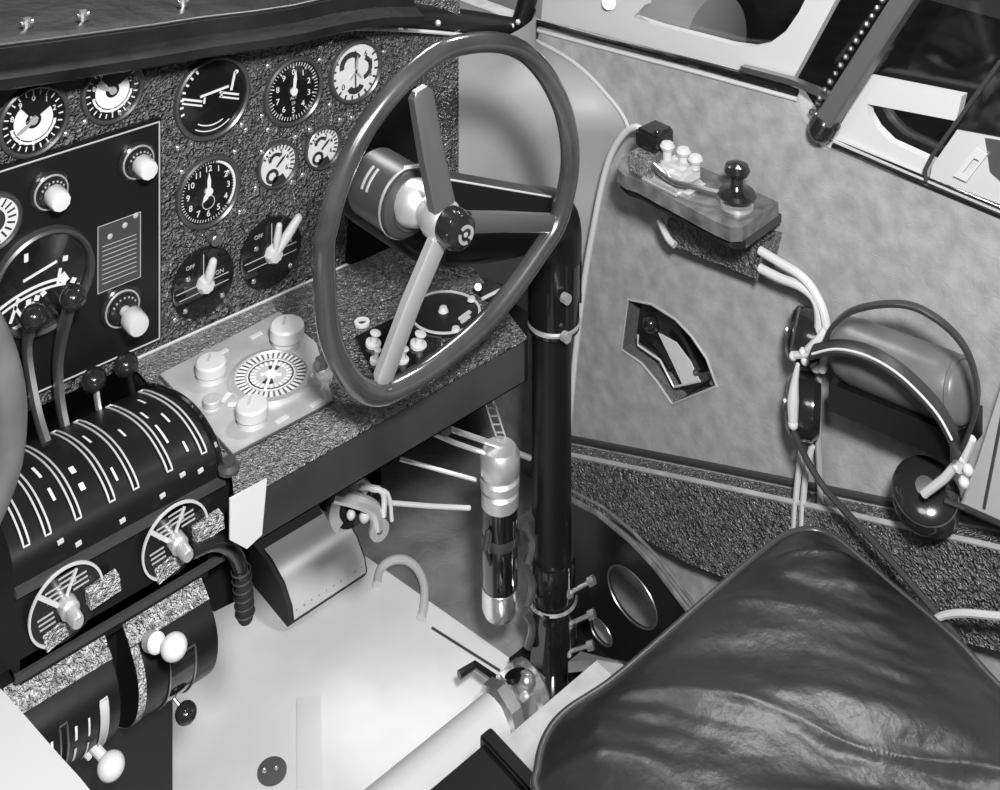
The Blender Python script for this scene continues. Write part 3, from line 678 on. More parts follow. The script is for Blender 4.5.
# crank handle on the right of the pedestal
t = thing('crank_handle', 'black curved crank handle reaching down right of the trim dial', 'handle', P(215, 550, Y=.99))
q = [P(x, y, Y=.985) for x, y in ((192, 552), (212, 543), (228, 546), (238, 560), (242, 580))]
m = MB(); m.tube(q, [.006, .0065, .007, .007, .006], 14, smooth=5); m.build('arm', 'bakelite', t)
q = [P(x, y, Y=.985) for x, y in ((241, 570), (244, 590), (245, 612), (246, 620))]
m = MB(); m.tube(q, [.006, .0085, .0085, .006], 14, smooth=4)
for k in range(6): p = q[0].lerp(q[2], k/5); m.lathe([(.0085, -.001), (.0095, 0), (.0085, .001)], p, q[2]-q[0], 16, cap=False)
m.build('grip', 'matte', t)
m = MB(); m.prism([P(x, y, Y=1.03) for x, y in ((196, 560), (222, 552), (236, 562), (238, 600), (214, 612), (200, 596))], (0, .06, 0)); tag(m.build('gear_casing', 'deep'), 'plain black casing behind the crank handle under the shelf end', 'casing')

# ================================================================ CONTROL WHEELS
rimpx = [(488, 42), (519, 49), (543, 71), (560, 102), (568, 132), (570, 163), (565, 196), (556, 226), (538, 254), (510, 293), (480, 328), (437, 364), (405, 384), (378, 394), (355, 384), (337, 356), (328, 327), (325, 290), (324, 245), (328, 225), (339, 184), (358, 141), (382, 105), (412, 73), (446, 49)]
YW = .90
rim = [P(x, y, Y=YW) for x, y in rimpx]
hubc = P(442, 220, Y=YW); WC = V((hubc.x, YW, hubc.z))
def make_wheel(off, rot, lab, rimmat='wheel', rr=.0102, cat='steering wheel'):
    R = Matrix.Translation(WC+V(off)) @ Matrix.Rotation(math.radians(rot), 4, 'Y') @ Matrix.Translation(-WC)
    T = lambda p: R @ V(p)
    c = T(WC); t = thing('steering_wheel', lab, cat, c+V((0, .05, 0)))
    m = MB(); m.tube([T(p) for p in rim], rr, 16, closed=True, smooth=4); m.build('rim', rimmat, t, smooth=80)
    for (x, y), (w0, w1), mt in (((419, 85), (.0115, .0125), 'spoke'), ((557, 223), (.0085, .0095), 'spoke'), ((379, 388), (.0095, .010), 'alu')):
        e = P(x, y, Y=YW); s0 = WC.lerp(e, .12); s0.y -= .004
        m = MB(); m.tube([T(s0), T(WC.lerp(e, .5)), T(WC.lerp(e, .935)), T(WC.lerp(e, .975))], [w1, (w0+w1)/2, w0, w0*.6], flat=(.55, 1.0), up=(0, 1, 0)); m.build('spoke', mt, t)
    m = MB(); m.lathe([(.0, -.018), (.016, -.018), (.020, -.008), (.020, .004), (.017, .010), (0, .012)], c, (0, -1, 0), 28); m.build('hub', 'alu', t)
    m = MB(); m.lathe([(.013, .008), (.0175, .011), (.0185, .024), (.016, .031), (.010, .035), (0, .036)], c, (0, -1, 0), 32)
    for k in range(8):
        a = k*math.pi/4; m.sphere(c+V((.0152*math.cos(a), -.026, .0152*math.sin(a))), .004, n=10)
    h = m.build('horn_cap', 'bakelite', t)
    m = MB(); f = Fr(c+V((0, -.0355, 0))); arcband(m, f, .006, .009, -40, 140, 0, .001); arcband(m, f, .006, .009, 170, 290, 0, .001); m.lathe([(.003, 0), (0, .002)], f.o, f.n, 8); m.build('emblem', 'alu', h)
    m = MB(); m.lathe([(.015, 0), (.014, .012), (.019, .018), (.0235, .030), (.0225, .042), (.015, .05)], c+V((0, .012, 0)), (0, 1, 0), 28); m.build('shaft', 'alu', t)
    return t, c
wt, wc = make_wheel((0, 0, 0), 0, 'dark glossy copilot control wheel with three metal spokes in front of the panel')
lw, lc = make_wheel((-.583, 0, 0), 14, 'pilot control wheel, rim painted pale for glare, only its right rim showing at the left edge', 'rollpad', .0135)  # rim colour lightened for glare; same varnish as the copilot wheel
# gear can and column
t = thing('control_column', 'thick black control column with side arm carrying the copilot wheel', 'control column', (.997, 1.03, 0))
cy = V((wc.x, .975, wc.z-.004))
m = MB(); m.lathe([(.022, -.030), (.032, -.025), (.034, -.018), (.034, .035), (.030, .04), (0, .04)], cy, (0, 1, 0), 40); m.lathe([(0, -.031), (.024, -.031)], cy, (0, 1, 0), 40, cap=False); can = m.build('gear_housing', 'dkmetal', t)
m = MB(); m.lathe([(.0345, -.002), (.0352, 0), (.0345, .002)], cy+V((0, -.02, 0)), (0, 1, 0), 40, cap=False)
arc = [cy+V((.0342*math.sin(a), .005, .0342*math.cos(a))) for a in [(-70+8*k)*math.pi/180 for k in range(6)]]
m.tube(arc, .0015, 6); m.tube([p+V((0, .008, 0)) for p in arc], .0015, 6); m.tube([cy+V((-.005, -.02, .036)), cy+V((.025, -.03, .034))], .002, 6); m.build('bright_lines', 'alu', can)
m = MB(); pts = [V((wc.x, 1.03, wc.z-.02)), V((.82, 1.03, .600)), V((.90, 1.03, .575)), V((.965, 1.03, .560)), V((.997, 1.03, .545)), V((1.003, 1.03, .50))]
m.tube(pts, [.030, .036, .036, .036, .034, .031], 24, smooth=6); m.build('side_arm', 'satin', t, smooth=60)
m = MB(); m.prism([P(x, y, Y=.985) for x, y in ((446, 179), (552, 197), (552, 250), (446, 262))], (0, .035, 0)); m.build('arm_cover', 'satin', t)
m = MB(); m.tube([P(446, 179, Y=.984), P(551, 197, Y=.984)], .0011, 8); m.build('arm_highlight', 'cream', t)  # pale tube put in as the highlight along the cover's top edge
m = MB(); m.lathe([(.0235, .03), (.0235, .42)], (.997, 1.03, 0), (0, 0, 1), 32); m.build('tube', 'satin', t, smooth=50)
m = MB(); m.lathe([(.0235, .418), (.031, .420), (.031, .51), (.028, .52)], (1.0, 1.03, 0), (0, 0, 1), 32); m.build('sleeve', 'gloss', t)
m = MB(); m.lathe([(.0312, .424), (.0322, .427), (.0312, .430)], (1.0, 1.03, 0), (0, 0, 1), 32, cap=False)
for z in (.43, .475): m.cyl((.985, .998, z), (.985, .990, z), .006, n=12)
m.build('sleeve_ring', 'alu', t)
m = MB()
for z in (.45, .478): m.sphere((1.030, 1.02, z), .006, n=10)
m.tube([(1.034, 1.02, .44), (1.034, 1.02, .50)], .003, 6); m.build('side_clips', 'satin', t)
m = MB(); m.lathe([(.026, .10), (.028, .11), (.028, .145), (.026, .15)], (.997, 1.03, 0), (0, 0, 1), 32); m.lathe([(.030, .02), (.030, .085), (.026, .095)], (.997, 1.03, 0), (0, 0, 1), 32); m.build('lower_clamp', 'gloss', t)
m = MB(); m.lathe([(.028, .097), (.031, .099), (.028, .101)], (.997, 1.03, 0), (0, 0, 1), 32, cap=False); m.build('clamp_ring', 'chrome', t)
for z, dz, x in ((.118, .02, 1.0), (.082, .016, 1.0), (.05, .012, .998)):
    m = MB(); p0 = V((x, 1.003, z)); p1 = V((x+.016, .985, z+dz*.8)); m.cyl(p0, p1, .0025, n=10); d = (p1-p0).normalized(); m.cyl(p1-d*.002, p1+d*.006, .0055, n=6); m.cyl(p0-d*.003, p0+d*.003, .0055, n=6); m.build('bolt', 'chrome', t)
m = MB(); m.prism([(.955, 1.06, .0), (1.045, 1.06, 0), (1.045, .985, 0), (.985, .93, 0), (.93, .93, 0), (.93, 1.0, 0)], (0, 0, .030)); m.prism([(.96, 1.01, .03), (.985, 1.01, .03), (.985, 1.01, .10), (.97, 1.01, .10)], (0, .02, 0)); m.build('base_casting', 'gloss', t)

# arc plate behind the column
t = thing('arc_plate', 'black quarter-round plate with two lightening holes between the column and the seat', 'plate', (1.06, .95, 0))
ap_ = [P(x, y, X=1.06) for x, y in ((545, 492), (572, 500), (600, 515), (630, 540), (655, 566), (675, 592), (690, 612), (660, 640), (628, 662), (600, 672))]
ap_ = [V((p.x, p.y, max(p.z, .004))) for p in ap_]+[V((1.06, 1.10, .004))]
ctr = P(632, 597, X=1.06); h1 = [ctr+V((0, .039*math.cos(k*math.pi/12), .029*math.sin(k*math.pi/12))) for k in range(24)]
c2 = P(601, 632, X=1.06); h2 = [c2+V((0, .018*math.cos(k*math.pi/10), .013*math.sin(k*math.pi/10))) for k in range(20)]
m = MB(); m.prism(ap_, (.004, 0, 0), [h1, h2]); m.build('plate', 'satin', t)
m = MB(); m.tube([V((1.058, p.y, p.z+.002)) for p in ap_[:7]], .0035, 8); m.tube([V((1.066, p.y, p.z+.006)) for p in ap_[:7]], .002, 8); m.build('rim_tube', 'wood', t)
m = MB(); m.tube(h1, .0012, 6, closed=True); m.tube(h2, .0012, 6, closed=True); m.build('hole_beads', 'steel', t)

# key-cord and controls near the column
t = thing('fire_extinguisher', 'small upright extinguisher with bright metal ends beside the control column', 'fire extinguisher', (.93, 1.05, .10))
o = (.932, 1.05, 0)
m = MB(); m.lathe([(.018, .13), (.021, .135), (.021, .232), (.018, .235)], o, (0, 0, 1), 28); m.build('body', 'gloss', t)
m = MB(); m.lathe([(.017, .228), (.022, .232), (.022, .246), (.019, .249), (.023, .253), (.023, .262), (.020, .265), (.0235, .270), (.0235, .290), (.019, .297), (0, .299)], o, (0, 0, 1), 28); m.build('cap', 'alu', t)
m = MB(); m.lathe([(.018, .140), (.0212, .137), (.0212, .112), (.018, .104), (0, .102)], o, (0, 0, 1), 28); m.build('bottom_cap', 'chrome', t)
m = MB(); m.lathe([(.0212, .188), (.0222, .190), (.0212, .200)], o, (0, 0, 1), 28, cap=False); m.tube([(.91, 1.045, .215), (.90, 1.04, .20), (.912, 1.045, .175)], .003, 8); m.box(.95, .99, 1.035, 1.05, .18, .2); m.build('bracket', 'dkmetal', t)
m = MB()
for z in (.17, .12, .07): m.tube([(.958, 1.035, z+.03), (.966, 1.03, z+.01), (.958, 1.03, z-.01)], .005, 8, smooth=3)
m.build('clips', 'steel', t)

t = thing('linkage_rod', 'forked bright push rod running from under the shelf to the column above the extinguisher', 'rod', P(430, 430, Y=1.10))
m = MB(); m.tube([P(426, 427, Y=1.08), P(447, 428, Y=1.08), P(500, 446, Y=1.05), P(530, 458, Y=1.04)], .0032, 8); m.tube([P(430, 432, Y=1.08), P(455, 443, Y=1.08), P(490, 455, Y=1.06)], .0028, 8); m.cyl(P(446, 429, Y=1.075), P(446, 429, Y=1.09), .007, n=16); m.build('rod', 'alu', t)
m = MB(); m.tube([P(400, 459, Y=1.12), P(476, 480, Y=1.07)], .0024, 8); tag(m.build('thin_rod', 'alu'), 'thin bright rod sloping down to the extinguisher neck', 'rod')
m = MB(); m.tube([P(380, 502, Y=1.06), P(430, 506, Y=1.06), P(470, 508, Y=1.04)], .0026, 8); tag(m.build('cable_rod', 'cord'), 'pale level cable from the wired connector to the extinguisher bracket', 'cable')
t = thing('drive_chain', 'short bright link chain hanging from the shelf above the extinguisher', 'chain', P(508, 445, Y=1.08))
pa = [P(x, y, Y=1.06) for x, y in ((482, 392), (488, 410), (494, 430), (500, 446))]; pb = [P(x, y, Y=1.06) for x, y in ((490, 392), (497, 410), (503, 430), (509, 446))]
m = MB(); m.tube(pa, .0011, 6); m.tube(pb, .0011, 6)
for k in range(8):
    s_ = k/7*2.99; i = int(s_); m.tube([pa[i].lerp(pa[i+1], s_-i), pb[i].lerp(pb[i+1], s_-i)], .0011, 6)
m.build('links', 'alu', t)

# connector with wires
t = thing('wired_connector', 'bright round electrical connector with loose wires under the shelf edge', 'connector', P(355, 505, Y=1.10))
f = Fr(P(352, 506, Y=1.05), (1, -.2, 0), (0, .1, 1))
m = MB(); m.lathe([(.022, -.04), (.026, -.03), (.026, -.006), (.022, 0), (0, 0)], f.o, f.n, 24); m.build('shell', 'gloss', t)
m = MB(); arcband(m, f, .016, .027, -130, 60, -.002, .006); m.tube([f(-.02, .02, .004), f(0, .012, .012), f(.02, -.005, .010), f(.024, -.026, .008)], .0075, 10, smooth=4); m.lathe([(.011, 0), (.011, .004), (.004, .004)], f(.024, -.026, .01), f.n, 20, cap=False); m.build('flange', 'alu', t)
m = MB(); m.tube([f(-.012, .028, .004), f(.002, .04, .01), f(.016, .018, .012), f(.036, .006, .012), f(.040, -.024, .01)], .0022, 8, smooth=4); m.tube([f(0, .034, .004), f(.02, .045, .004), f(.035, .055, 0)], .0014, 6, smooth=4); m.tube([f(.005, .024, .012), f(.03, .010, .012), f(.030, -.015, .012)], .003, 8, smooth=4); m.build('wires', 'cord', t)
m = MB(); m.sphere(f(.01, -.01, .008), .006, n=10); m.sphere(f(-.004, -.004, .006), .005, n=10); m.build('terminals', 'cream', t)

# floor box
t = thing('floor_duct_box', 'round-topped riveted metal box with black end on the floor under the shelf', 'box', (.85, 1.36, 0))
pr = [(1.30, 0), (1.293, .012), (1.297, .028), (1.315, .046), (1.345, .056), (1.39, .058), (1.40, 0)]
m = MB(); m.prism([(.797, y, z) for y, z in pr], (.118, 0, 0)); m.build('shell', 'matte', t)
m = MB(); k0 = [(1.2925, .013), (1.2962, .0285), (1.3145, .047), (1.345, .0572), (1.365, .0582)]
A = [m.b.verts.new(V((.803, y-.001, z+.0006))) for y, z in k0]; B = [m.b.verts.new(V((.912, y-.001, z+.0006))) for y, z in k0]
for k in range(4): m._f([A[k], A[k+1], B[k+1], B[k]])
m.build('cover_sheet', 'cream', t, smooth=60)
m = MB()
for k in range(10): m.sphere((.808+k*.011, 1.294, .022), .0014, n=6)
m.build('rivets', 'steel', t)

# floor canvas
m = MB(); m.prism([(.30, .70, 0), (.985, .70, 0), (.985, 1.0, 0), (.977, 1.073, 0), (.932, 1.334, 0), (.925, 1.40, 0), (.30, 1.40, 0)], (0, 0, .004)); tag(m.build('floor_mat', 'mat_white'), 'bright white floor covering between the pedestal and the control column', 'mat')
t = thing('mat_hoop', 'pale round hoop lying at the forward edge of the white floor covering', 'hoop', P(402, 590, z=.004))
cpt = P(402, 600, z=.008)
m = MB(); m.tube([V((P(x, y, z=.008))) for x, y in ((377, 585), (380, 570), (391, 561), (405, 560), (417, 569), (424, 585), (424, 605), (421, 618))], .0055, 10, smooth=4); m.build('ring', 'cream', t)
m = MB(); m.tube([P(432, 628, z=.0045), P(500, 671, z=.0045)], .0016, 6); tag(m.build('mat_seam_rod', 'dkmetal'), 'thin dark rod lying on the white floor covering toward the tube joint', 'rod')
m = MB(); m.prism([P(x, y, z=.004) for x, y in ((297, 701), (321, 698), (324, 830), (297, 830))], (0, 0, .004)); tag(m.build('floor_strip', 'white'), 'narrow white strip on the white floor covering at bottom centre', 'strip')
t = thing('floor_socket', 'dark round floor fitting with two bright screws in the white floor covering', 'fitting', P(272, 768, z=.004))
p = P(272, 772, z=.004); m = MB(); m.lathe([(.016, 0), (.016, .002), (0, .002)], p, (0, 0, 1), 24); m.build('plate', 'dkmetal', t)
m = MB(); m.sphere(p+V((-.007, .004, .003)), .003, n=8); m.sphere(p+V((.004, -.002, .003)), .003, n=8); m.build('screws', 'chrome', t)

# torque tube
t = thing('torque_tube', 'thick white painted torque tube running from the column foot across the floor', 'tube', (.75, .986, .03))
m = MB(); m.lathe([(.027, 0), (.027, .33)], (.875, .986, .06), (-1, 0, 0), 32); m.build('tube', 'white', t)
m = MB(); m.lathe([(.034, 0), (.034, .014), (.028, .018)], (.885, .986, .06), (-1, 0, 0), 8); m.lathe([(.031, 0), (.034, .004), (.034, .014), (.03, .018)], (.925, .986, .06), (-1, 0, 0), 20)
m.box(.885, .93, .965, 1.01, .04, .088, .006); m.sphere((.905, .975, .09), .011, n=12); m.build('joint', 'chrome', t)
m = MB(); m.tube([P(459, 675, z=.05), P(475, 665, z=.05), P(500, 682, z=.06), P(512, 692, z=.07)], .0045, 8); m.build('lock_handle', 'bakelite', t)
m = MB(); m.cyl(P(516, 678, z=.090), P(516, 678, z=.090)+V((0, .002, .004)), .012, n=20); m.build('dark_boss', 'gloss', t)

# cross beam at seat front
t = thing('cross_beam', 'pale grey cross beam in front of the seat with a black clamp on its near end', 'beam', (.8, .83, .0))
m = MB(); m.box(.66, .893, .79, .857, .165, .20, .001); m.build('beam', 'beam', t)
m = MB(); m.box(.655, .757, .785, .862, .13, .206, .002); m.box(.742, .757, .780, .866, .13, .212, .002); m.build('clamp', 'satin', t)
m = MB(); m.sphere((.738, .863, .185), .005, n=10); m.build('screw', 'chrome', t)
m = MB(); m.box(.88, .893, .80, .85, 0.0, .165); m.box(.66, .68, .80, .85, 0, .165); m.build('leg', 'satin', t)
m = MB(); m.prism([(.893, .857, .20), (.93, .90, .15), (.945, .95, .105), (.965, .95, .105), (.95, .88, .15), (.91, .835, .20)], (0, 0, -.012)); m.build('end_gusset', 'beam', t)

# ================================================================ SEAT
ZC = .35
opx = [(541, 800), (538, 768), (546, 738), (566, 713), (608, 685), (650, 650), (700, 606), (740, 571), (768, 548), (788, 535), (812, 530), (832, 537), (852, 552), (885, 580), (930, 618), (965, 650), (1000, 688)]
out = [P(x, y, z=ZC) for x, y in opx]
out = [V((.645, .30, ZC)), V((.641, .45, ZC)), V((.643, .60, ZC))]+out+[V((1.0, .42, ZC)), V((.99, .30, ZC))]
cen = V((.845, .50, ZC))
dense = catmull(out, 9, True)
random.seed(3)
from mathutils import noise
def wrinkle(x, y):
    a_ = (x*.85+y*.53)+.012*noise.noise(V((x*9, y*9, 1))); b_ = x*.53-y*.85
    w = noise.noise(V((a_*16, b_*5, .3)))*.0085
    d = .5+noise.noise(V((x*5, y*5, 2)))*1.1
    t_ = 1-abs(noise.noise(V((a_*24, b_*5+3, 7))))*2.2
    w += .0048*max(0, t_)**2*max(0, d)
    w += .0012*noise.noise(V((a_*70, b_*28, 8)))
    return w
m = MB(); NR = 70; rings = []
for k in range(NR+1):
    s_ = k/NR; ring = []
    for p in dense:
        q = cen.lerp(p, s_); e = 1-s_
        h_ = .030*(1-math.pow(s_, 6))*1.0
        hh = h_+wrinkle(q.x, q.y)*min(1, e*6)*1.0
        ring.append(m.b.verts.new(V((q.x, q.y, ZC+hh))))
    rings.append(ring)
for A, B in zip(rings, rings[1:]):
    n = len(A)
    for i in range(n): m._f([A[i], A[(i+1) % n], B[(i+1) % n], B[i]])
# side wall
low = []
for dz, ins in ((-.012, -.003), (-.04, -.006), (-.075, -.002), (-.085, .01)):
    r = []
    for p in dense:
        d = (p-cen).normalized(); r.append(m.b.verts.new(p-d*ins+V((0, 0, dz))))
    low.append(r)
allr = [rings[-1]]+low
for A, B in zip(allr, allr[1:]):
    n = len(A)
    for i in range(n): m._f([A[i], A[(i+1) % n], B[(i+1) % n], B[i]])
m._f(low[-1])
bmesh.ops.remove_doubles(m.b, verts=rings[0], dist=.0005)
st = thing('copilot_seat', 'dark wrinkled leather seat filling the lower right foreground', 'seat', (.85, .5, 0))
m.build('cushion', 'seat', st, smooth=180)
m = MB(); m.tube([p+V((0, 0, .0)) for p in dense], .0038, 8, closed=True); m.build('piping', 'piping', st, smooth=80)
sf = st
m = MB(); m.box(.68, .985, .28, .70, .20, .265, .004); m.build('pan', 'satin', sf)
for x in (.70, .96):
    for y in (.32, .66): m = MB(); m.box(x-.012, x+.012, y-.012, y+.012, 0, .20); m.build('leg', 'satin', sf)
# foreground white edge lower left
t = thing('white_armrest', 'out-of-place bright white smooth armrest edge filling the lower left corner', 'armrest', (.2, .6, .48))
t['label'] = 'bright white smooth armrest edge filling the lower left corner'
q = [P(x, y, z=.52) for x, y in ((-150, 640), (-60, 655), (-8, 682), (18, 708), (40, 733), (62, 758), (90, 790), (130, 850), (110, 950), (-150, 950))]
m = MB(); m.prism(catmull(q, 3, True), (0, 0, -.03)); o_ = m.build('pad', 'padwhite', t)
m = MB(); m.box(.02, .12, .42, .52, 0, .49, .004); m.build('support', 'satin', t)

# ================================================================ RADIO KEY AND SHELF ON THE WALL
ZK = .580
t = thing('key_shelf', 'small rounded wooden shelf on the grey wall carrying the telegraph key', 'shelf', (1.14, .92, ZK-.02))
kp = [(620, 174), (626, 162), (640, 152), (778, 203), (776, 208), (745, 233), (735, 234), (722, 231), (700, 221), (640, 190), (626, 183)]
pl_ = [V((1.098, .985, 0)), V((1.094, 1.0, 0)), V((1.10, 1.02, 0)), V((1.125, 1.035, 0)), V((1.182, 1.04, 0)), V((1.182, .838, 0)), V((1.105, .832, 0)), V((1.094, .840, 0)), V((1.092, .86, 0))]
m = MB(); m.prism([V((p.x, p.y, ZK-.016)) for p in pl_], (0, 0, .016)); m.build('board', 'wood', t)
m = MB(); m.prism([V((p.x+.006, p.y, ZK-.026)) for p in pl_], (0, 0, .010)); m.build('backing', 'bakelite', t)
m = MB(); m.prism([P(x, y, X=1.165) for x, y in ((668, 219), (765, 243), (756, 279), (664, 243))], (.035, 0, 0)); m.build('bracket_box', 'coarse', t)
m = MB(); m.tube([P(659, 219, X=1.158), P(668, 238, X=1.158), P(675, 245, X=1.158)], .0045, 8, smooth=3); m.build('clip', 'cream', t)
m = MB(); m.tube([P(764, 244, X=1.164), P(757, 280, X=1.164)], .0018, 8); m.build('end_bead', 'steel', t)
m = MB(); m.sphere(P(752, 262, X=1.163), .003, n=8); m.build('rivet', 'steel', t)
KSH = -.02
t = thing('telegraph_key', 'telegraph key with black round knob and pale cast frame on the wooden wall shelf', 'telegraph key', (1.14, .93, ZK))
K = lambda x, y, dz=0: P(x, y, z=ZK+dz)
m = MB(); m.box(1.100, 1.150, .925, .98, ZK, ZK+.004, .001); m.prism([K(652, 180), K(688, 200), K(706, 188), K(672, 170)], (0, 0, .005)); m.build('base_plate', 'alu', t)
bx = K(648, 167); m = MB(); m.box(1.103, 1.14, .970, 1.005, ZK, ZK+.026, .003); m.build('terminal_block', 'crackle_lit', t)
m = MB(); m.box(1.118, 1.158, .975, 1.008, ZK+.026, ZK+.050, .004); m.sphere((1.13, .98, ZK+.049), .006, n=10); m.build('insulator_block', 'bakelite', t)
m = MB(); m.box(1.112, 1.150, .925, .968, ZK+.004, ZK+.024, .005)
for x, y, z_ in ((1.128, .962, .044), (1.138, .945, .040), (1.140, .928, .036)): m.cyl((x, y, ZK+.02), (x, y, ZK+z_), .006, n=12); m.lathe([(.0, z_-.008), (.008, z_-.008), (.0095, z_-.004), (.007, z_), (0, z_+.001)], (x, y, ZK), (0, 0, 1), 12)
m.cyl((1.105, .945, ZK+.018), (1.155, .945, ZK+.018), .004); m.build('cast_frame', 'cream', t)
m = MB(); m.tube([(1.106, .965, ZK+.022), (1.106, .935, ZK+.014), (1.110, .91, ZK+.016), (1.122, .885, ZK+.014), (1.135, .868, ZK+.014)], .0038, 10, smooth=4); m.build('lever_arm', 'steel', t)
ko = V((1.137, .864, ZK))
m = MB(); m.lathe([(.021, .012), (.023, .015), (.020, .019), (.010, .022), (.0075, .026), (.0085, .036), (.013, .038), (.0155, .043), (.013, .049), (.006, .052), (0, .053)], ko, (0, 0, 1), 28); m.build('knob', 'bakelite', t)
m = MB(); m.lathe([(.019, 0), (.019, .004), (.006, .005), (.006, .012)], ko, (0, 0, 1), 24); m.build('contact', 'alu', t)
# cord from the key
t = thing('cloth_cord', 'pale cloth cord running from the key shelf down behind the control column', 'cord', P(572, 380, X=1.19))
m = MB(); m.tube([P(x, y, X=1.165) for x, y in ((646, 133), (636, 127), (624, 134), (611, 155), (602, 185), (594, 225), (586, 270), (578, 330), (572, 390), (568, 440))], .0042, 10, smooth=5); m.build('cord', 'cord', t)
# twin conduits from key
t = thing('twin_cables', 'pair of pale cables bending down from the key shelf to the earphones', 'cable', P(825, 320, X=1.17))
for dx, dy in ((0, 0), (9, -11)):
    m = MB(); m.tube([P(x, y, X=1.16) for x, y in ((760, 268+dy*1.6), (780, 278+dy*1.4), (800, 286+dy), (814, 298+dy*.6), (819+dx*.6, 315), (818+dx, 345), (816+dx*.6, 370))], .0052, 10, smooth=5); m.build('cable', 'cord', t)
# recess quadrant
t = thing('wall_lever_quadrant', 'black sector-shaped recessed lever quadrant in the grey wall below the key shelf', 'lever', hole[6])
m = MB(); back = [p+V((.028, 0, 0)) for p in hole]; m._f([m.b.verts.new(p) for p in back])
A = [m.b.verts.new(p) for p in hole]; B = [m.b.verts.new(p) for p in back]
for i in range(len(A)): m._f([A[i], A[(i+1) % len(A)], B[(i+1) % len(A)], B[i]])
m.build('recess', 'gloss', t)
m = MB(); m.tube([p+V((-.0006, 0, 0)) for p in hole], .0018, 6, closed=True); m.build('edge_bead', 'nacelle', t)
m = MB(); m.prism([P(x, y, X=1.208) for x, y in ((658, 333), (676, 343), (690, 362), (699, 381), (683, 386), (672, 362))], (.002, 0, 0)); m.build('sliding_plate', 'white', t)
m = MB(); m.tube([P(x, y, X=1.206) for x, y in ((638, 335), (638, 345), (660, 360), (674, 387), (700, 381))], .0016, 6); m.build('inner_frame', 'cream', t)
m = MB(); m.tube([P(655, 342, X=1.212), P(664, 352, X=1.212), P(672, 368, X=1.212)], .004, 8); m.sphere(P(651, 324, X=1.198), .011, n=16); m.build('ball_lever', 'bakelite', t)
m = MB(); m.sphere(P(696, 372, X=1.206), .004, n=8); m.sphere(P(712, 383, X=1.206), .004, n=8); m.build('screws', 'steel', t)

# armrest roll
t = thing('armrest_roll', 'long grey padded roll armrest on the side wall between the earphone bands', 'armrest', (1.16, .68, .40))
ax0, ax1 = P(838, 345, X=1.162), P(972, 396, X=1.162)
m = MB(); pr = [(.010, 0), (.028, .004), (.036, .014), (.038, .03), (.038, .15), (.036, .165), (.028, .174), (.010, .178)]
Lr = (ax1-ax0).length; pr = [(a*.88, b*Lr/.178) for a, b in pr]
m.lathe(pr, ax0, ax1-ax0, 32); m.build('pad', 'rollpad', t, smooth=60)
m = MB(); m.lathe([(.0312, -.003), (.0340, 0), (.0312, .003)], ax1-(ax1-ax0).normalized()*.012, ax1-ax0, 32, cap=False); m.build('end_seam', 'rollpad', t)
m = MB(); d_ = (ax1-ax0); a_ = ax0+d_*.05+V((-.03, 0, -.026)); b_ = ax0+d_*.95+V((-.03, 0, -.026)); m.prism([a_, b_, V((1.2, b_.y, b_.z-.004)), V((1.2, a_.y, a_.z-.004))], (0, 0, -.03)); m.build('support', 'satin', t)  # black block also stands for the shade on the roll's lower half

# headset
t = thing('headset', 'headset with two dark leather bands and large earphone hanging over the armrest roll', 'headphones', P(928, 500, X=1.13))
Xh = 1.112
m = MB(); m.tube([P(x, y, X=Xh) for x, y in ((824, 345), (832, 327), (852, 311), (885, 304), (915, 307), (945, 325), (965, 348), (975, 375), (977, 405), (968, 435), (958, 455))], 1, smooth=4, flat=(.005, .0022), up=(1, .3, 0)); m.build('upper_band', 'darkcord', t)
m = MB(); m.tube([P(x, y, X=Xh-.01) for x, y in ((812, 352), (835, 347), (862, 351), (890, 365), (915, 385), (938, 410), (952, 435), (958, 455))], 1, smooth=4, flat=(.009, .0022), up=(1, .3, .3)); m.build('lower_band', 'darkcord', t)
m = MB(); m.tube([P(x, y+2, X=Xh-.02) for x, y in ((812, 352), (835, 347), (862, 352), (890, 366), (915, 387), (938, 413), (952, 438))], .0013, smooth=4, n=6); m.build('band_edge', 'cord', t)
def earcup(c, ax, r, par, nm='earphone'):
    m = MB(); m.lathe([(r*.3, -.020), (r*.8, -.020), (r, -.012), (r, .004), (r*.92, .008), (r*.92, .012), (r*.7, .017), (r*.3, .018), (0, .018)], c, ax, 32); e = m.build(nm, 'bakelite', par)
    m = MB(); m.lathe([(r*.93, .0085), (r*.96, .0095), (r*.93, .011)], c, ax, 32, cap=False); m.lathe([(r*.28, .0175), (r*.28, .020), (0, .021)], c, ax, 20); m.build('metal_ring', 'steel', e)
    return e
earcup(P(926, 495, X=1.15), V((-.5, -.22, .85)), .034, t)

earcup(P(804, 336, X=1.165), V((-.45, .9, .15)), .030, t)
m = MB(); m.tube([P(924, 494, X=1.115), P(945, 478, X=1.115), P(962, 458, X=1.115)], .0042, 10)
m.tube([P(958, 470, X=1.115), P(968, 448, X=1.115), P(972, 438, X=1.115)], .0042, 8)
for x, y in ((962, 458), (968, 470), (957, 466), (964, 482)): m.sphere(P(x, y, X=1.115), .0055, n=10)
m.build('yoke', 'white', t)
m = MB()
for x, y in ((803, 352), (793, 356), (805, 361), (811, 355)): m.sphere(P(x, y, X=1.125), .0048, n=10)
m.tube([P(795, 355, X=1.125), P(812, 354, X=1.125)], .004, 8); m.tube([P(808, 350, X=1.125), P(820, 338, X=1.125), P(826, 330, X=1.13)], .0045, 8); m.build('yoke', 'white', t)
t = thing('spare_earphone', 'single earphone hanging edge-on below the left headset earphone', 'headphones', P(800, 440, X=1.15))
earcup(P(802, 405, X=1.165), V((-.55, .83, .05)), .034, t)
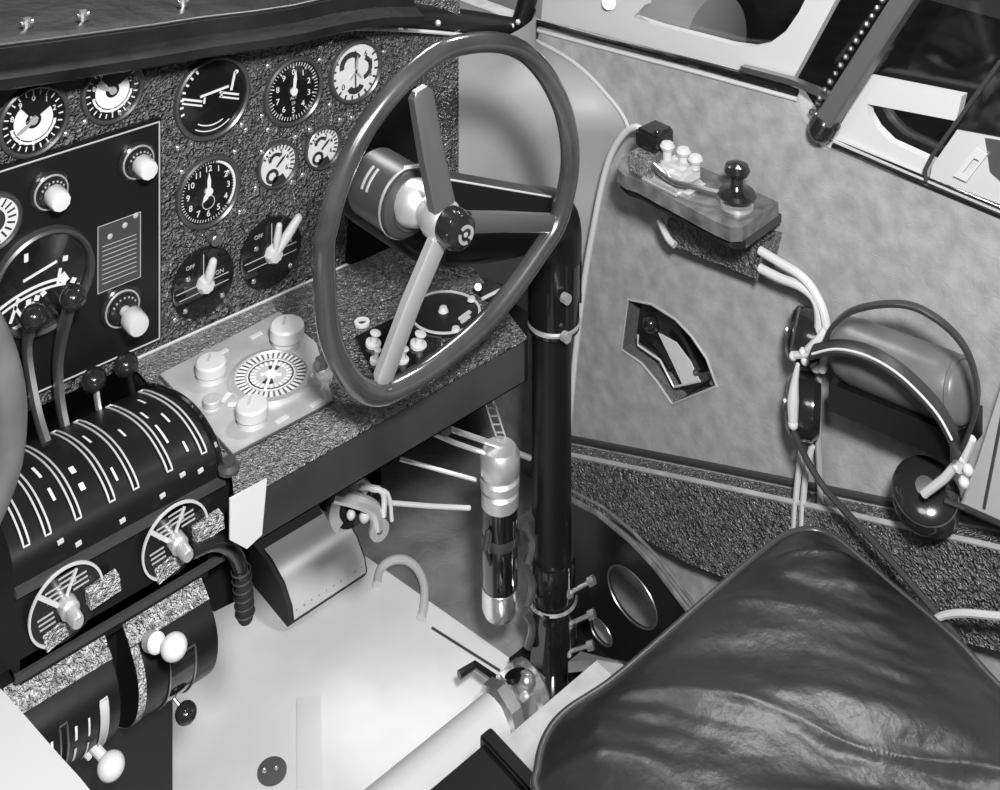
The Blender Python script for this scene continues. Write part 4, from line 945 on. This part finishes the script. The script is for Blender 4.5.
m = MB(); m.tube([P(798, 364, X=1.13), P(795, 380, X=1.13), P(793, 400, X=1.13), P(793, 420, X=1.13)], [.0022, .004, .0065, .0055], 10, smooth=3); m.sphere(P(793, 424, X=1.13), .006, n=10); m.build('yoke', 'white', t)
m = MB(); m.tube([P(x, y, X=1.13) for x, y in ((793, 430), (800, 445), (808, 462), (826, 490), (858, 525), (892, 562), (940, 617), (960, 640))], .0038, 10, smooth=5); tag(m.build('dark_cord', 'darkcord'), 'dark cord running from the earphones down along the seat edge', 'cord')
m = MB(); m.tube([P(x, y, X=1.17) for x, y in ((802, 446), (799, 470), (796, 500), (794, 535))], .0036, 8, smooth=3); tag(m.build('hanging_cord', 'cord'), 'pale cord hanging below the earphones, left of the pair', 'cord')
m = MB(); m.tube([P(x, y, X=1.17) for x, y in ((812, 446), (806, 475), (803, 505), (802, 535))], .0036, 8, smooth=3); tag(m.build('hanging_cord', 'cord'), 'pale cord hanging below the earphones, right of the pair', 'cord')
m = MB(); m.tube([P(x, y, X=1.18) for x, y in ((816, 345), (819, 380), (818, 430), (820, 480), (821, 535))], .0036, 8, smooth=3); tag(m.build('grey_cord', 'cloth'), 'grey straight cord behind the earphones running down to the seat', 'cord')
m = MB(); m.tube([P(x, y, X=1.12) for x, y in ((935, 620), (945, 615), (965, 613), (1000, 616), (1060, 620))], .0035, 8, smooth=4); tag(m.build('pale_cord', 'cord'), 'pale cord leaving the seat edge to the right frame edge', 'cord')
t = thing('door_strap', 'flat pale grey strap board at the right edge beside the large earphone', 'strap', P(980, 500, X=1.17))
q = [P(x, y, X=1.165) for x, y in ((1005, 375), (978, 460), (960, 505), (1000, 525), (1060, 540), (1060, 380))]
m = MB(); m.prism(q, (.01, 0, 0)); m.build('board', 'nacelle', t)
m = MB(); m.tube([P(1004, 405, X=1.164), P(984, 508, X=1.164)], .0016, 6); m.build('groove', 'dkmetal', t)
m = MB(); m.tube([P(944, 500, X=1.14), P(965, 508, X=1.15), (P(1010, 528, X=1.15))], .003, 8); m.build('lead', 'darkcord', t)

groups = dict(engine_gauge='pale gauges under the hood', fluid_gauge='small twin gauges', setting_knob='setting knobs on the instrument panels', tuning_knob='knobs on the radio tuning panel',
              throttle_lever='tall throttle levers', mixture_lever='short levers on the quadrant', trim_dial='trim dials', fuel_selector='selector plates under the clock',
              hanging_cord='pale cords below the earphones', steering_wheel='control wheels')
for o in list(C.objects):
    b_ = o.name.split('.')[0]
    if o.parent is None and b_ in groups: o['group'] = groups[b_]
# ================================================================ CAMERA AND LIGHT
cam = bpy.data.cameras.new('camera'); co = bpy.data.objects.new('camera', cam); C.objects.link(co)
co.location = (0, 0, H); co.rotation_euler = (math.pi/2, 0, -TH)
cam.sensor_fit = 'HORIZONTAL'; cam.sensor_width = 36; cam.lens = 43.2; cam.shift_x = 0; cam.shift_y = -.805; cam.clip_start = .01
S.camera = co
def area(name, loc, tgt, size, power):
    l = bpy.data.lights.new(name, 'AREA'); l.shape = 'DISK'; l.size = size; l.energy = power
    o = bpy.data.objects.new(name, l); C.objects.link(o); o.location = loc
    o.rotation_euler = (V(tgt)-V(loc)).to_track_quat('-Z', 'Y').to_euler(); return o
area('flash_lamp', (.11, -.08, 1.57), (.85, .85, .3), .16, 54)
area('windshield_daylight', (1.3, 2.3, 2.3), (.8, .8, .3), .7, 21)
area('nacelle_fill', (1.8, 1.2, 2.2), (3, 2.6, -.9), .4, 40)  # unseen lamp added to brighten the nacelle outside
area('soft_fill', (-.5, .2, 1.9), (.7, 1.0, .3), .5, 6)  # weak unseen fill from above left
w = bpy.data.worlds.new('World'); S.world = w; w.use_nodes = True
w.node_tree.nodes['Background'].inputs[0].default_value = (1, 1, 1, 1); w.node_tree.nodes['Background'].inputs[1].default_value = .05
S.view_settings.view_transform = 'Standard'; S.view_settings.look = 'None'; S.view_settings.gamma = 1; S.view_settings.exposure = 0
S.view_settings.use_curve_mapping = False
